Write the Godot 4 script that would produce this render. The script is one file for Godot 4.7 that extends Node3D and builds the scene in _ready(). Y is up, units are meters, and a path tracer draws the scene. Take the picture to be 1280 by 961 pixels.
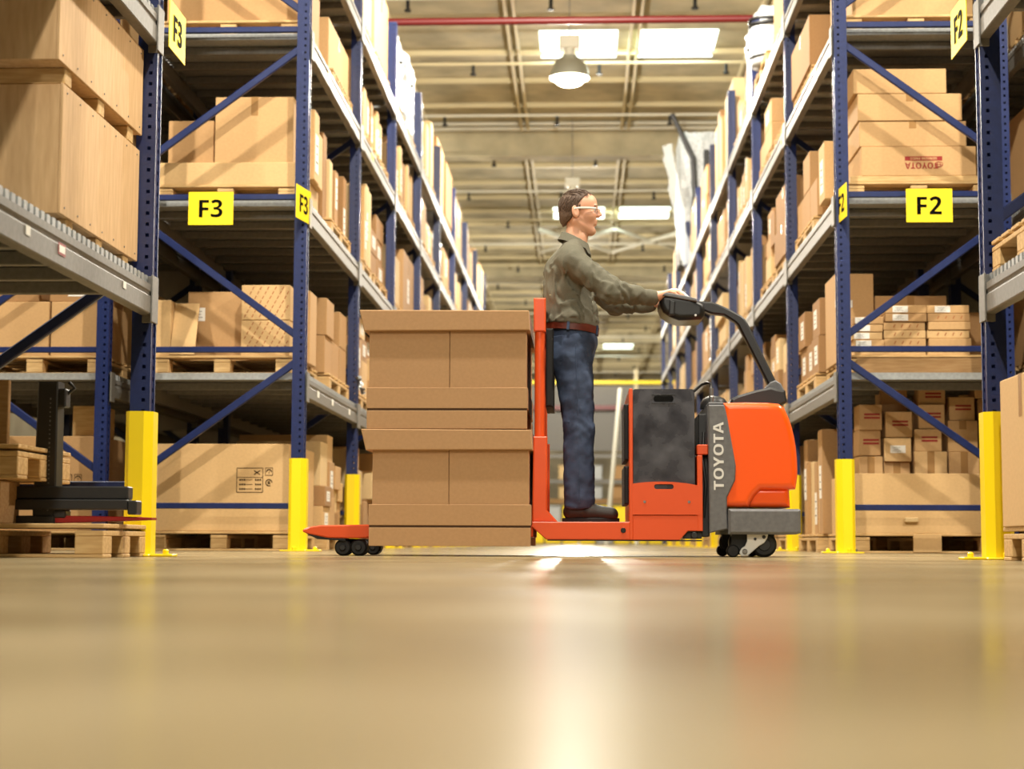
extends Node3D
# A warehouse aisle: x to the right, y up, the aisle runs along -z. All lengths in metres.

var M := {}
var used := {}
var rng := RandomNumberGenerator.new()
const FACE_L := -1.967      # aisle face of the F3 racks
const FACE_R := 1.83        # aisle face of the F2 racks
const BAY := 2.9
const LEVELS := [1.235, 2.5, 3.74, 4.72]   # top of the beams
const RIB := 0.045          # height of the deck ribs
const ROOF := 8.9

# ---------------------------------------------------------------- small helpers
func S() -> SurfaceTool:
	var st := SurfaceTool.new()
	st.begin(Mesh.PRIMITIVE_TRIANGLES)
	return st

func tri(st: SurfaceTool, a: Vector3, b: Vector3, c: Vector3, n: Vector3) -> void:
	if (b - a).cross(c - a).dot(n) > 0.0:
		var t := b
		b = c
		c = t
	st.set_normal(n)
	st.add_vertex(a)
	st.set_normal(n)
	st.add_vertex(b)
	st.set_normal(n)
	st.add_vertex(c)

func quad(st: SurfaceTool, a: Vector3, b: Vector3, c: Vector3, d: Vector3, n: Vector3) -> void:
	tri(st, a, b, c, n)
	tri(st, a, c, d, n)

# smooth triangle: own normals per corner
func stri(st: SurfaceTool, p: Array, n: Array) -> void:
	var m: Vector3 = n[0] + n[1] + n[2]
	var order := [0, 1, 2]
	if (p[1] - p[0]).cross(p[2] - p[0]).dot(m) > 0.0:
		order = [0, 2, 1]
	for i in order:
		st.set_normal(n[i])
		st.add_vertex(p[i])

func box(st: SurfaceTool, c: Vector3, s: Vector3, bev := 0.0, bs := Basis()) -> void:
	var h := s * 0.5
	bev = minf(bev, minf(h.x, minf(h.y, h.z)) * 0.9)
	var ax := [Vector3.RIGHT, Vector3.UP, Vector3.BACK]
	for i in 3:
		var j := (i + 1) % 3
		var k := (i + 2) % 3
		for sg in [-1.0, 1.0]:
			var o: Vector3 = ax[i] * h[i] * sg
			var u: Vector3 = ax[j] * (h[j] - bev)
			var v: Vector3 = ax[k] * (h[k] - bev)
			quad(st, c + bs * (o + u + v), c + bs * (o + u - v), c + bs * (o - u - v), c + bs * (o - u + v), bs * (ax[i] * sg))
	if bev <= 0.0:
		return
	for i in 3:
		var j := (i + 1) % 3
		var k := (i + 2) % 3
		var along: Vector3 = ax[i] * (h[i] - bev)
		for sj in [-1.0, 1.0]:
			for sk in [-1.0, 1.0]:
				var p: Vector3 = ax[j] * h[j] * sj + ax[k] * (h[k] - bev) * sk
				var q: Vector3 = ax[j] * (h[j] - bev) * sj + ax[k] * h[k] * sk
				quad(st, c + bs * (p + along), c + bs * (q + along), c + bs * (q - along), c + bs * (p - along), bs * (ax[j] * sj + ax[k] * sk).normalized())
	for sx in [-1.0, 1.0]:
		for sy in [-1.0, 1.0]:
			for sz in [-1.0, 1.0]:
				tri(st, c + bs * Vector3(h.x * sx, (h.y - bev) * sy, (h.z - bev) * sz), c + bs * Vector3((h.x - bev) * sx, h.y * sy, (h.z - bev) * sz), c + bs * Vector3((h.x - bev) * sx, (h.y - bev) * sy, h.z * sz), bs * Vector3(sx, sy, sz).normalized())

# box between two corners
func bx(st: SurfaceTool, a: Vector3, b: Vector3, bev := 0.0) -> void:
	box(st, (a + b) * 0.5, (b - a).abs(), bev)

# bar of section w (sideways) by t (along "face") between two points
func bar(st: SurfaceTool, a: Vector3, b: Vector3, w: float, t: float, face := Vector3.BACK, bev := 0.0) -> void:
	var d := (b - a).normalized()
	var s := d.cross(face).normalized()
	var f := s.cross(d).normalized()
	box(st, (a + b) * 0.5, Vector3(w, (b - a).length(), t), bev, Basis(s, d, f))

# polygon (x, y) drawn out along z from z0 to z1, chamfered front and back
func prism(st: SurfaceTool, poly: PackedVector2Array, z0: float, z1: float, xf := Transform3D(), bev := 0.0) -> void:
	if Geometry2D.is_polygon_clockwise(poly):
		poly = poly.duplicate()
		poly.reverse()
	var inner := poly
	if bev > 0.0:
		inner = PackedVector2Array()
		var n := poly.size()
		for i in n:
			var e0 := (poly[i] - poly[(i + n - 1) % n]).normalized()
			var e1 := (poly[(i + 1) % n] - poly[i]).normalized()
			var n0 := Vector2(-e0.y, e0.x)
			var n1 := Vector2(-e1.y, e1.x)
			var m := n0 + n1
			var l := m.length()
			m = m / l
			inner.append(poly[i] + m * minf(bev / maxf(m.dot(n1), 0.4), bev * 2.0))
	var t := Geometry2D.triangulate_polygon(inner)
	for k in range(0, t.size(), 3):
		for e in [[z0, -1.0], [z1, 1.0]]:
			var sgn: float = e[1] * signf(z1 - z0)
			tri(st, xf * Vector3(inner[t[k]].x, inner[t[k]].y, e[0]), xf * Vector3(inner[t[k + 1]].x, inner[t[k + 1]].y, e[0]), xf * Vector3(inner[t[k + 2]].x, inner[t[k + 2]].y, e[0]), xf.basis * Vector3(0, 0, sgn))
	var b := bev * signf(z1 - z0)
	for i in poly.size():
		var j := (i + 1) % poly.size()
		var p := poly[i]
		var q := poly[j]
		var e := (q - p).normalized()
		var nn := Vector3(e.y, -e.x, 0)
		quad(st, xf * Vector3(p.x, p.y, z0 + b), xf * Vector3(q.x, q.y, z0 + b), xf * Vector3(q.x, q.y, z1 - b), xf * Vector3(p.x, p.y, z1 - b), xf.basis * nn)
		if bev > 0.0:
			for w in [[z0, z0 + b, -1.0], [z1, z1 - b, 1.0]]:
				var zz: float = w[2] * signf(z1 - z0)
				quad(st, xf * Vector3(inner[i].x, inner[i].y, w[0]), xf * Vector3(inner[j].x, inner[j].y, w[0]), xf * Vector3(q.x, q.y, w[1]), xf * Vector3(p.x, p.y, w[1]), xf.basis * (nn + Vector3(0, 0, zz)).normalized())

# round tube along points; radius a number or one number per point
func tube(st: SurfaceTool, pts: Array, r, seg := 10, caps := true, flat_y := 1.0) -> void:
	var rings := []
	var n := pts.size()
	var side := Vector3.ZERO
	for i in n:
		var d: Vector3 = (pts[mini(i + 1, n - 1)] - pts[maxi(i - 1, 0)]).normalized()
		if side == Vector3.ZERO:
			side = d.cross(Vector3.UP if absf(d.y) < 0.9 else Vector3.RIGHT).normalized()
		side = (side - d * side.dot(d)).normalized()
		var up := side.cross(d)
		var rr: float = r[i] if r is Array else r
		var ring := []
		for k in seg:
			var a := TAU * k / seg
			var nn := (side * cos(a) + up * sin(a) / flat_y).normalized()
			ring.append([pts[i] + side * cos(a) * rr + up * sin(a) * rr * flat_y, nn])
		rings.append(ring)
	for i in n - 1:
		for k in seg:
			var l := (k + 1) % seg
			var A: Array = rings[i][k]
			var B: Array = rings[i][l]
			var C: Array = rings[i + 1][l]
			var D: Array = rings[i + 1][k]
			stri(st, [A[0], B[0], C[0]], [A[1], B[1], C[1]])
			stri(st, [A[0], C[0], D[0]], [A[1], C[1], D[1]])
	if caps:
		for e in [0, n - 1]:
			var nn: Vector3 = (pts[0] - pts[1]).normalized() if e == 0 else (pts[n - 1] - pts[n - 2]).normalized()
			for k in seg:
				tri(st, pts[e], rings[e][k][0], rings[e][(k + 1) % seg][0], nn)

# turned shape: profile of (radius, height), axis y of xf; smooth along the profile when soft
func lathe(st: SurfaceTool, prof: Array, seg: int, xf := Transform3D(), soft := false) -> void:
	var n := prof.size()
	var nor := []
	for i in n - 1:
		var e: Vector2 = prof[i + 1] - prof[i]
		nor.append(Vector2(e.y, -e.x).normalized())
	for i in n - 1:
		var n0: Vector2 = nor[i]
		var n1: Vector2 = nor[i]
		if soft:
			if i > 0:
				n0 = (nor[i - 1] + nor[i]).normalized()
			if i < n - 2:
				n1 = (nor[i] + nor[i + 1]).normalized()
		for k in seg:
			var a := TAU * k / seg
			var b := TAU * (k + 1) / seg
			var ca := Vector3(cos(a), 0, sin(a))
			var cb := Vector3(cos(b), 0, sin(b))
			var p: Vector2 = prof[i]
			var q: Vector2 = prof[i + 1]
			var P := [xf * (ca * p.x + Vector3.UP * p.y), xf * (cb * p.x + Vector3.UP * p.y), xf * (cb * q.x + Vector3.UP * q.y), xf * (ca * q.x + Vector3.UP * q.y)]
			var N := [xf.basis * (ca * n0.x + Vector3.UP * n0.y), xf.basis * (cb * n0.x + Vector3.UP * n0.y), xf.basis * (cb * n1.x + Vector3.UP * n1.y), xf.basis * (ca * n1.x + Vector3.UP * n1.y)]
			if p.x > 1e-6:
				stri(st, [P[0], P[1], P[2]], [N[0], N[1], N[2]])
			if q.x > 1e-6:
				stri(st, [P[0], P[2], P[3]], [N[0], N[2], N[3]])

func numbered(called: String) -> String:
	var n: int = used.get(called, 0)
	used[called] = n + 1
	return called if n == 0 else "%s_%03d" % [called, n]

func mesh_node(called: String, m: Mesh, mt: Material, parent: Node, at := Transform3D()) -> MeshInstance3D:
	var o := MeshInstance3D.new()
	o.name = numbered(called) if parent == self else called
	o.mesh = m
	o.material_override = mt
	o.transform = at
	parent.add_child(o, true)
	return o

func obj(called: String, st: SurfaceTool, mt: Material, parent: Node, at := Transform3D()) -> MeshInstance3D:
	return mesh_node(called, st.commit(), mt, parent, at)

func thing(called: String, label: String, category: String, at := Vector3.ZERO, turn := 0.0, group := "") -> Node3D:
	var o := Node3D.new()
	o.name = numbered(called)
	add_child(o, true)
	o.position = at
	o.rotation.y = turn
	tag(o, label, category, group)
	return o

func tag(o: Node, label: String, category: String, group := "") -> Node:
	o.set_meta("label", label)
	o.set_meta("category", category)
	if group:
		o.set_meta("group", group)
	return o

func struct(called: String, st: SurfaceTool, mt: Material, label: String, category: String) -> MeshInstance3D:
	var o := obj(called, st, mt, self)
	tag(o, label, category)
	o.set_meta("kind", "structure")
	return o

func at(x: float, y: float, z: float, turn := 0.0) -> Transform3D:
	return Transform3D(Basis(Vector3.UP, turn), Vector3(x, y, z))

func copy_of(src: Node3D, where: Vector3, turn := 0.0) -> Node3D:
	var c: Node3D = src.duplicate()
	c.name = numbered(String(src.get_meta("base_name", src.name)))
	add_child(c, true)
	c.position = where
	c.rotation.y = turn
	return c

func text(called: String, words: String, height: float, depth: float, mt: Material, parent: Node, xf: Transform3D, bold := true, width := 0.0) -> MeshInstance3D:
	var t := TextMesh.new()
	var f := SystemFont.new()
	f.font_names = PackedStringArray(["Droid Sans"])
	f.font_weight = 700 if bold else 400
	t.font = f
	t.text = words
	t.font_size = 64
	t.pixel_size = height / 46.0   # capitals of a 64 px font stand about 46 px high
	t.depth = depth
	if width > 0.0:
		var a := t.get_aabb()
		xf = xf * Transform3D(Basis.from_scale(Vector3(width / a.size.x, 1, 1)), Vector3.ZERO)
	return mesh_node(called, t, mt, parent, xf)

# ---------------------------------------------------------------- materials
func noise_tex(freq: float, c0: Color, c1: Color, size := 256, seed_ := 1, oct := 4) -> ImageTexture:
	# freq: waves across the picture; it repeats without a seam
	var n := FastNoiseLite.new()
	n.noise_type = FastNoiseLite.TYPE_SIMPLEX_SMOOTH
	n.seed = seed_
	n.frequency = freq / size
	n.fractal_octaves = oct
	var g := n.get_seamless_image(size, size)
	var im := Image.create(size, size, false, Image.FORMAT_RGB8)
	for y in size:
		for x in size:
			im.set_pixel(x, y, c0.lerp(c1, g.get_pixel(x, y).r))
	return ImageTexture.create_from_image(im)

func mat(name_: String, c: Color, rough := 0.6, metal := 0.0, tex: Texture2D = null, scale = 1.0, world := false) -> StandardMaterial3D:
	var m := StandardMaterial3D.new()
	m.resource_name = name_
	m.albedo_color = c
	m.roughness = rough
	m.metallic = metal
	if tex:
		m.albedo_texture = tex
		m.uv1_triplanar = true
		m.uv1_world_triplanar = world
		m.uv1_scale = scale if scale is Vector3 else Vector3.ONE * scale
	M[name_] = m
	return m

func emit(name_: String, c: Color, e: float) -> StandardMaterial3D:
	var m := mat(name_, c, 0.6)
	m.emission_enabled = true
	m.emission = c
	m.emission_energy_multiplier = e
	return m

func make_materials() -> void:
	var g0 := Color(0.86, 0.86, 0.86)
	var speck := noise_tex(9.0, g0, Color.WHITE, 256, 3, 5)
	var soft := noise_tex(3.0, Color(0.78, 0.78, 0.78), Color.WHITE, 256, 5, 4)
	var board := noise_tex(22.0, Color(0.955, 0.95, 0.945), Color.WHITE, 256, 8, 4)
	var grain := noise_tex(10.0, Color(0.87, 0.82, 0.76), Color(1.0, 1.0, 1.0), 512, 12, 5)
	var scuff := noise_tex(3.0, Color(0.55, 0.55, 0.58), Color(1, 1, 1), 256, 21, 5)
	# concrete: pale warm slab with worn lighter and darker patches
	var fl := noise_tex(5.0, Color(0.70, 0.66, 0.58), Color(0.98, 0.96, 0.92), 512, 33, 6)
	var floor_m := mat("concrete", Color(0.70, 0.65, 0.545), 0.27, 0.0, fl, 0.22, true)
	floor_m.roughness_texture = noise_tex(5.0, Color(0.62, 0.62, 0.62), Color.WHITE, 256, 35, 5)
	floor_m.metallic_specular = 0.085
	mat("roof", Color(0.80, 0.76, 0.63), 0.8, 0.0, soft, 0.3, true)
	mat("roof_steel", Color(0.83, 0.78, 0.63), 0.6)
	mat("wall", Color(0.66, 0.62, 0.52), 0.85, 0.0, soft, 0.2, true)
	mat("pipe_white", Color(0.85, 0.84, 0.78), 0.45)
	mat("pipe_red", Color(0.38, 0.06, 0.06), 0.45)
	mat("blue", Color(0.07, 0.14, 0.345), 0.38, 0.0, speck, 2.0)
	mat("blue_light", Color(0.08, 0.30, 0.62), 0.4)
	mat("galv", Color(0.48, 0.47, 0.45), 0.5, 0.1, speck, 3.0)
	mat("galv_deck", Color(0.66, 0.67, 0.67), 0.45, 0.35, speck, 3.0)
	mat("foot", Color(0.42, 0.41, 0.39), 0.6)
	mat("yellow", Color(0.94, 0.83, 0.01), 0.42)
	mat("sign_yellow", Color(0.98, 0.87, 0.05), 0.5)
	mat("ink", Color(0.02, 0.02, 0.022), 0.9).metallic_specular = 0.2
	mat("black", Color(0.035, 0.035, 0.04), 0.5)
	mat("black_rubber", Color(0.04, 0.04, 0.042), 0.75)
	mat("paper", Color(0.90, 0.89, 0.86), 0.8)
	mat("tape", Color(0.62, 0.47, 0.29), 0.25)
	for i in 5:
		var c: Color = [Color(0.76, 0.61, 0.42), Color(0.70, 0.55, 0.37), Color(0.81, 0.67, 0.47), Color(0.63, 0.48, 0.31), Color(0.84, 0.73, 0.54)][i]
		mat("card%d" % i, c, 0.85, 0.0, board, 1.7)
	mat("card_load", Color(0.70, 0.55, 0.39), 0.85, 0.0, board, 1.9)
	mat("card_edge", Color(0.28, 0.19, 0.11), 0.95, 0.0, board, 6.0)
	mat("card_print", Color(0.60, 0.33, 0.16), 0.85)
	mat("wood", Color(0.84, 0.71, 0.50), 0.8, 0.0, grain, Vector3(0.5, 5.0, 3.0))
	mat("wood_brown", Color(0.64, 0.51, 0.34), 0.85, 0.0, grain, Vector3(0.5, 5.0, 3.0))
	mat("ply", Color(0.84, 0.70, 0.52), 0.75, 0.0, noise_tex(10.0, Color(0.90, 0.87, 0.83), Color(1.0, 1.0, 1.0), 512, 19, 5), Vector3(2.6, 0.35, 2.6))
	mat("red_ink", Color(0.55, 0.10, 0.07), 0.7)
	mat("red_paint", Color(0.55, 0.05, 0.04), 0.4)
	mat("orange", Color(0.86, 0.32, 0.12), 0.38)
	var oc := mat("orange_cover", Color(1.0, 0.36, 0.02), 0.3)
	oc.clearcoat_enabled = true
	oc.clearcoat = 0.6
	oc.clearcoat_roughness = 0.12
	mat("truck_grey", Color(0.43, 0.43, 0.44), 0.5, 0.0, speck, 3.0)
	mat("truck_dark", Color(0.12, 0.12, 0.125), 0.45)
	mat("truck_black", Color(0.045, 0.045, 0.05), 0.4)
	var bp := mat("battery_panel", Color(0.32, 0.32, 0.35), 0.36, 0.0, scuff, 1.9)
	bp.roughness_texture = scuff
	mat("letter_white", Color(0.86, 0.86, 0.85), 0.5)
	mat("white_metal", Color(0.85, 0.85, 0.84), 0.35)
	mat("steel", Color(0.6, 0.6, 0.6), 0.3, 0.8)
	mat("tyre", Color(0.05, 0.045, 0.045), 0.6)
	var alu := mat("reflector", Color(0.75, 0.77, 0.74), 0.3, 0.7)
	alu.metallic_specular = 0.6
	mat("skin", Color(0.86, 0.64, 0.52), 0.5).subsurf_scatter_enabled = true
	M.skin.subsurf_scatter_strength = 0.08
	mat("lip", Color(0.66, 0.36, 0.30), 0.5)
	mat("hair", Color(0.46, 0.35, 0.26), 0.65, 0.0, noise_tex(20.0, Color(0.45, 0.43, 0.42), Color(1, 1, 1), 128, 41, 4), Vector3(14, 5, 14))
	mat("shirt", Color(0.415, 0.40, 0.335), 0.85, 0.0, noise_tex(18.0, Color(0.85, 0.85, 0.85), Color.WHITE, 128, 43, 3), 8.0)
	mat("denim", Color(0.27, 0.33, 0.44), 0.85, 0.0, noise_tex(6.0, Color(0.55, 0.57, 0.62), Color(1.0, 1.0, 1.0), 256, 45, 5), 2.0)
	mat("belt", Color(0.36, 0.12, 0.05), 0.45)
	mat("shoe", Color(0.14, 0.105, 0.075), 0.6)
	mat("sole", Color(0.045, 0.042, 0.04), 0.7)
	var gl := mat("lens", Color(0.95, 0.97, 1.0, 0.12), 0.05)
	gl.transparency = BaseMaterial3D.TRANSPARENCY_ALPHA
	mat("glasses_frame", Color(0.86, 0.85, 0.82), 0.25)
	var film := mat("film", Color(0.85, 0.88, 0.90, 0.4), 0.3)
	film.transparency = BaseMaterial3D.TRANSPARENCY_ALPHA
	mat("film_white", Color(0.78, 0.79, 0.79), 0.35, 0.0, noise_tex(7.0, Color(0.7, 0.71, 0.72), Color.WHITE, 128, 51, 4), 2.2)
	emit("lamp_glow", Color(1.0, 0.97, 0.88), 9.0)
	emit("sky_glow", Color(0.93, 1.0, 0.97), 3.2)

# ---------------------------------------------------------------- camera, light
func make_view() -> void:
	var cam := Camera3D.new()
	cam.name = "camera"
	add_child(cam)
	cam.position = Vector3(0, 0.0726, 0)
	cam.rotation_order = EULER_ORDER_YXZ
	cam.rotation_degrees = Vector3(5.222, 2.264, 0.2)
	var lens := CameraAttributesPhysical.new()
	lens.frustum_focal_length = 53.7
	lens.frustum_focus_distance = 8.75
	lens.exposure_aperture = 2.2
	lens.frustum_near = 0.05
	lens.frustum_far = 400.0
	cam.attributes = lens
	cam.fov = 25.2
	cam.current = true
	var e := Environment.new()
	e.background_mode = Environment.BG_SKY
	var sky := Sky.new()
	var sm := PhysicalSkyMaterial.new()
	sky.sky_material = sm
	e.sky = sky
	e.tonemap_mode = Environment.TONE_MAPPER_LINEAR
	e.tonemap_exposure = EXPOSURE
	e.sdfgi_enabled = true
	e.ssao_enabled = true
	e.ssil_enabled = true
	var w := WorldEnvironment.new()
	w.name = "environment"
	w.environment = e
	add_child(w)

const EXPOSURE := 1.04
const LAMP_ENERGY := 42.0
const LAMP_COLOR := Color(1.0, 0.965, 0.90)
const LAMP_Y := 6.92
const LAMP_X := -0.15

func high_bay(z: float, label: String, x := LAMP_X) -> void:
	var t := thing("high_bay_lamp", label, "lamp", Vector3(x, LAMP_Y, z), 0.0, "high bay lamps over the aisle")
	var st := S()
	lathe(st, [Vector2(0.295, 0), Vector2(0.285, 0.09), Vector2(0.25, 0.19), Vector2(0.19, 0.27), Vector2(0.12, 0.32), Vector2(0.085, 0.335), Vector2(0.08, 0.33), Vector2(0.18, 0.262), Vector2(0.24, 0.185), Vector2(0.277, 0.09), Vector2(0.287, 0)], 40, Transform3D(), true)
	obj("reflector", st, M.reflector, t)
	st = S()
	lathe(st, [Vector2(0.0, 0.335), Vector2(0.095, 0.335), Vector2(0.095, 0.36), Vector2(0.075, 0.40), Vector2(0.075, 0.44), Vector2(0, 0.44)], 24)
	obj("socket_housing", st, M.pipe_white, t)
	st = S()
	box(st, Vector3(0, 0.535, 0), Vector3(0.31, 0.19, 0.22), 0.015)
	obj("ballast_box", st, M.pipe_white, t)
	st = S()
	tube(st, [Vector3(0, 0.63, 0), Vector3(0, ROOF - LAMP_Y, 0)], 0.009, 6)
	obj("hanger_rod", st, M.steel, t)
	st = S()
	lathe(st, [Vector2(0, -0.12), Vector2(0.10, -0.112), Vector2(0.18, -0.085), Vector2(0.23, -0.035), Vector2(0.24, 0.02), Vector2(0.2, 0.05), Vector2(0, 0.05)], 32, Transform3D(), true)
	obj("lamp_lens", st, M.lamp_glow, t)
	var l := OmniLight3D.new()
	l.name = "light"
	l.light_energy = LAMP_ENERGY
	l.light_color = LAMP_COLOR
	l.light_size = 0.12
	l.omni_range = 120.0
	l.omni_attenuation = 2.0
	l.shadow_enabled = true
	l.position = Vector3(0, -0.1, 0)
	t.add_child(l)

# ---------------------------------------------------------------- shell of the hall
func make_hall() -> void:
	var x0 := -16.0
	var x1 := 16.0
	var z0 := -92.0
	var z1 := 30.0
	var st := S()
	bx(st, Vector3(x0, -0.3, z0), Vector3(x1, 0, z1))
	struct("floor", st, M.concrete, "polished beige concrete warehouse floor", "floor")
	st = S()
	bx(st, Vector3(x0, ROOF, z0), Vector3(x1, ROOF + 0.3, z1))
	var roof := struct("ceiling", st, M.roof, "cream metal roof deck on steel framing", "ceiling")
	for w in [["wall_left", Vector3(x0 - 0.3, -0.3, z0 - 0.3), Vector3(x0, ROOF + 0.3, z1 + 0.3)], ["wall_right", Vector3(x1, -0.3, z0 - 0.3), Vector3(x1 + 0.3, ROOF + 0.3, z1 + 0.3)], ["wall_back", Vector3(x0, -0.3, z0 - 0.3), Vector3(x1, ROOF + 0.3, z0)], ["wall_front", Vector3(x0, -0.3, z1), Vector3(x1, ROOF + 0.3, z1 + 0.3)]]:
		st = S()
		bx(st, w[1], w[2])
		struct(w[0], st, M.wall, "beige panelled warehouse wall", "wall")
	# purlins across, joists along, deep girders
	var z := -26.6
	var k := 0
	while z > -90.0:
		st = S()
		bx(st, Vector3(x0, ROOF - 0.09, z - 0.035), Vector3(x1, ROOF, z + 0.035))
		obj("purlin", st, M.roof_steel, roof)
		if k % 2 == 0:
			st = S()
			tube(st, [Vector3(-9, ROOF - 0.33, z + 0.3), Vector3(9, ROOF - 0.33, z + 0.3)], 0.028, 8)
			obj("sprinkler_pipe", st, M.pipe_white if k % 4 == 0 else M.roof_steel, roof)
			for sx in [-4.3, -1.9, 0.35, 2.6, 4.9]:
				st = S()
				var hx: float = sx - (0.8 if k % 4 == 0 else 0.0)
				lathe(st, [Vector2(0, -0.02), Vector2(0.055, -0.02), Vector2(0.055, 0.01), Vector2(0.03, 0.03), Vector2(0.03, 0.16), Vector2(0, 0.16)], 8, at(hx, ROOF - 0.52, z + 0.3))
				obj("sprinkler_head", st, M.black, roof)
		z -= 1.87
		k += 1
	for jx in [-7.45, -5.35, -3.25, -1.15, 0.95, 3.05, 5.15, 7.25]:
		for seg in [[-24.0, -35.7], [-36.4, -53.5], [-54.2, -71.5], [-72.2, -91.9]]:
			st = S()
			for off in [-0.07, 0.07]:
				bx(st, Vector3(jx + off - 0.022, ROOF - 0.20, seg[1]), Vector3(jx + off + 0.022, ROOF - 0.09, seg[0]))
			obj("joist", st, M.roof_steel, roof)
	for gz in [-36.0, -53.9, -71.9]:
		st = S()
		bx(st, Vector3(x0, ROOF - (0.66 if gz == -36.0 else 0.45), gz - 0.15), Vector3(x1, ROOF, gz + 0.15), 0.01)
		bx(st, Vector3(x0, ROOF - (0.70 if gz == -36.0 else 0.49), gz - 0.2), Vector3(x1, ROOF - (0.66 if gz == -36.0 else 0.45), gz + 0.2))
		obj("girder", st, M.roof, roof)
	st = S()
	for y in [ROOF - 0.06, ROOF - 0.17]:
		tube(st, [Vector3(-9, y, -35.55), Vector3(9, y, -35.55)], 0.04, 8)
	obj("conduit", st, M.pipe_white, roof)
	# diagonal roof bracing
	for p in [[-1.15, -46.6, 0.95, -50.2], [-1.15, -50.2, 0.95, -46.6], [0.95, -46.6, 3.05, -50.2], [0.95, -50.2, 3.05, -46.6]]:
		st = S()
		tube(st, [Vector3(p[0], ROOF - 0.3, p[1]), Vector3(p[2], ROOF - 0.3, p[3])], 0.06, 8)
		obj("brace_rod", st, M.pipe_white, roof)
	# skylights: translucent sheets that daylight shines through
	var n := 1
	for sz in [13.0, -2.9, -14.0, -29.95, -45.8, -61.6, -77.5]:
		for sx in [-0.02, 1.72]:
			st = S()
			box(st, Vector3(sx, ROOF - 0.012, sz), Vector3(1.36, 0.02, 1.62))
			var w := obj("window_%d" % n, st, M.sky_glow, self)
			w.set_meta("kind", "structure")
			tag(w, "bright white translucent skylight sheet in the roof", "skylight", "roof skylights")
			n += 1
		var a := AreaLight3D.new()
		a.name = "skylight_light"
		a.area_size = Vector2(3.0, 1.6)
		a.light_energy = 8.0
		a.light_color = Color(0.93, 1.0, 0.97)
		a.area_range = 120.0
		a.shadow_enabled = true
		a.position = Vector3(0.85, ROOF - 0.06, sz)
		a.rotation_degrees.x = -90
		add_child(a)
	st = S()
	tube(st, [Vector3(-9, 6.33, -20.3), Vector3(9, 6.36, -20.3)], 0.047, 12)
	var pipe := obj("fire_main_pipe", st, M.pipe_red, self)
	tag(pipe, "dark red fire main pipe crossing above the aisle", "pipe")

# ---------------------------------------------------------------- racks
var mesh_cache := {}

func holed_wall(st: SurfaceTool, o: Vector3, u: Vector3, v: Vector3, n: Vector3, cols: Array, pitch: float, hs: float) -> void:
	# wall spanned by u (width) and v (height) with columns of square holes at shares cols of the width
	var w := u.length()
	var h := v.length()
	var ud := u / w
	var vd := v / h
	var xs := [0.0]
	for c in cols:
		xs.append(c * w - hs * 0.5)
		xs.append(c * w + hs * 0.5)
	xs.append(w)
	for i in range(0, xs.size() - 1):
		if i % 2 == 0:
			quad(st, o + ud * xs[i], o + ud * xs[i + 1], o + ud * xs[i + 1] + v, o + ud * xs[i] + v, n)
		else:
			var y := 0.0
			var k := 0
			while y < h:
				var y1 := minf(h, pitch * (k + 1) - hs * 0.5)
				quad(st, o + ud * xs[i] + vd * y, o + ud * xs[i + 1] + vd * y, o + ud * xs[i + 1] + vd * y1, o + ud * xs[i] + vd * y1, n)
				y = y1 + hs
				k += 1

const UP_W := 0.085
const UP_D := 0.095
const UP_H := 5.62

func upright_mesh(side: float) -> Mesh:
	# origin at the floor, at the aisle face; side +1: the aisle lies towards +x
	var key := "upright%d" % side
	if not mesh_cache.has(key):
		var st := S()
		var w := UP_W
		var d := UP_D * 0.5
		var H := Vector3(0, UP_H, 0)
		var a := -w * side
		holed_wall(st, Vector3(a, 0, d), Vector3(-a, 0, 0), H, Vector3.BACK, [0.72], 0.0508, 0.016)
		holed_wall(st, Vector3(a, 0, -d), Vector3(-a, 0, 0), H, Vector3.FORWARD, [0.72], 0.0508, 0.016)
		holed_wall(st, Vector3(0, 0, -d), Vector3(0, 0, 2 * d), H, Vector3.RIGHT * side, [0.22, 0.78], 0.0508, 0.018)
		quad(st, Vector3(a, 0, d), Vector3(a, 0, -d), Vector3(a, UP_H, -d), Vector3(a, UP_H, d), Vector3.LEFT * side)
		quad(st, Vector3(a, UP_H, d), Vector3(0, UP_H, d), Vector3(0, UP_H, -d), Vector3(a, UP_H, -d), Vector3.UP)
		# rolled lip along the aisle edge
		bx(st, Vector3(0, 0, d - 0.012), Vector3(0.006 * side, UP_H, d))
		bx(st, Vector3(0, 0, -d), Vector3(0.006 * side, UP_H, -d + 0.012))
		mesh_cache[key] = st.commit()
	return mesh_cache[key]

func beam_mesh(side: float, length: float) -> Mesh:
	var key := "beam%d_%.2f" % [side, length]
	if not mesh_cache.has(key):
		var st := S()
		var p := PackedVector2Array()
		for q in [[0, -0.13], [0.004, -0.135], [0.05, -0.135], [0.05, -0.04], [0.03, -0.04], [0.03, 0.0], [0.0, 0.0], [0.0, -0.03], [0.006, -0.036], [0.006, -0.05], [0.0, -0.056]]:
			p.append(Vector2(-q[0] * side, q[1]))
		prism(st, p, -length * 0.5, length * 0.5)
		mesh_cache[key] = st.commit()
	return mesh_cache[key]

func deck_mesh(length: float, depth: float) -> Mesh:
	var key := "deck%.2f_%.2f" % [length, depth]
	if not mesh_cache.has(key):
		var st := S()
		var n := int(length / 0.066)
		for i in n:
			var z := -length * 0.5 + (i + 0.5) * length / n
			bx(st, Vector3(-depth * 0.5, 0, z - 0.019), Vector3(depth * 0.5, RIB, z + 0.019))
		bx(st, Vector3(-depth * 0.5 + 0.06, -0.006, -length * 0.5), Vector3(depth * 0.5 - 0.06, 0.0, length * 0.5))
		mesh_cache[key] = st.commit()
	return mesh_cache[key]

const FRAME := 1.22   # depth of a rack, aisle face to back face

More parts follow.
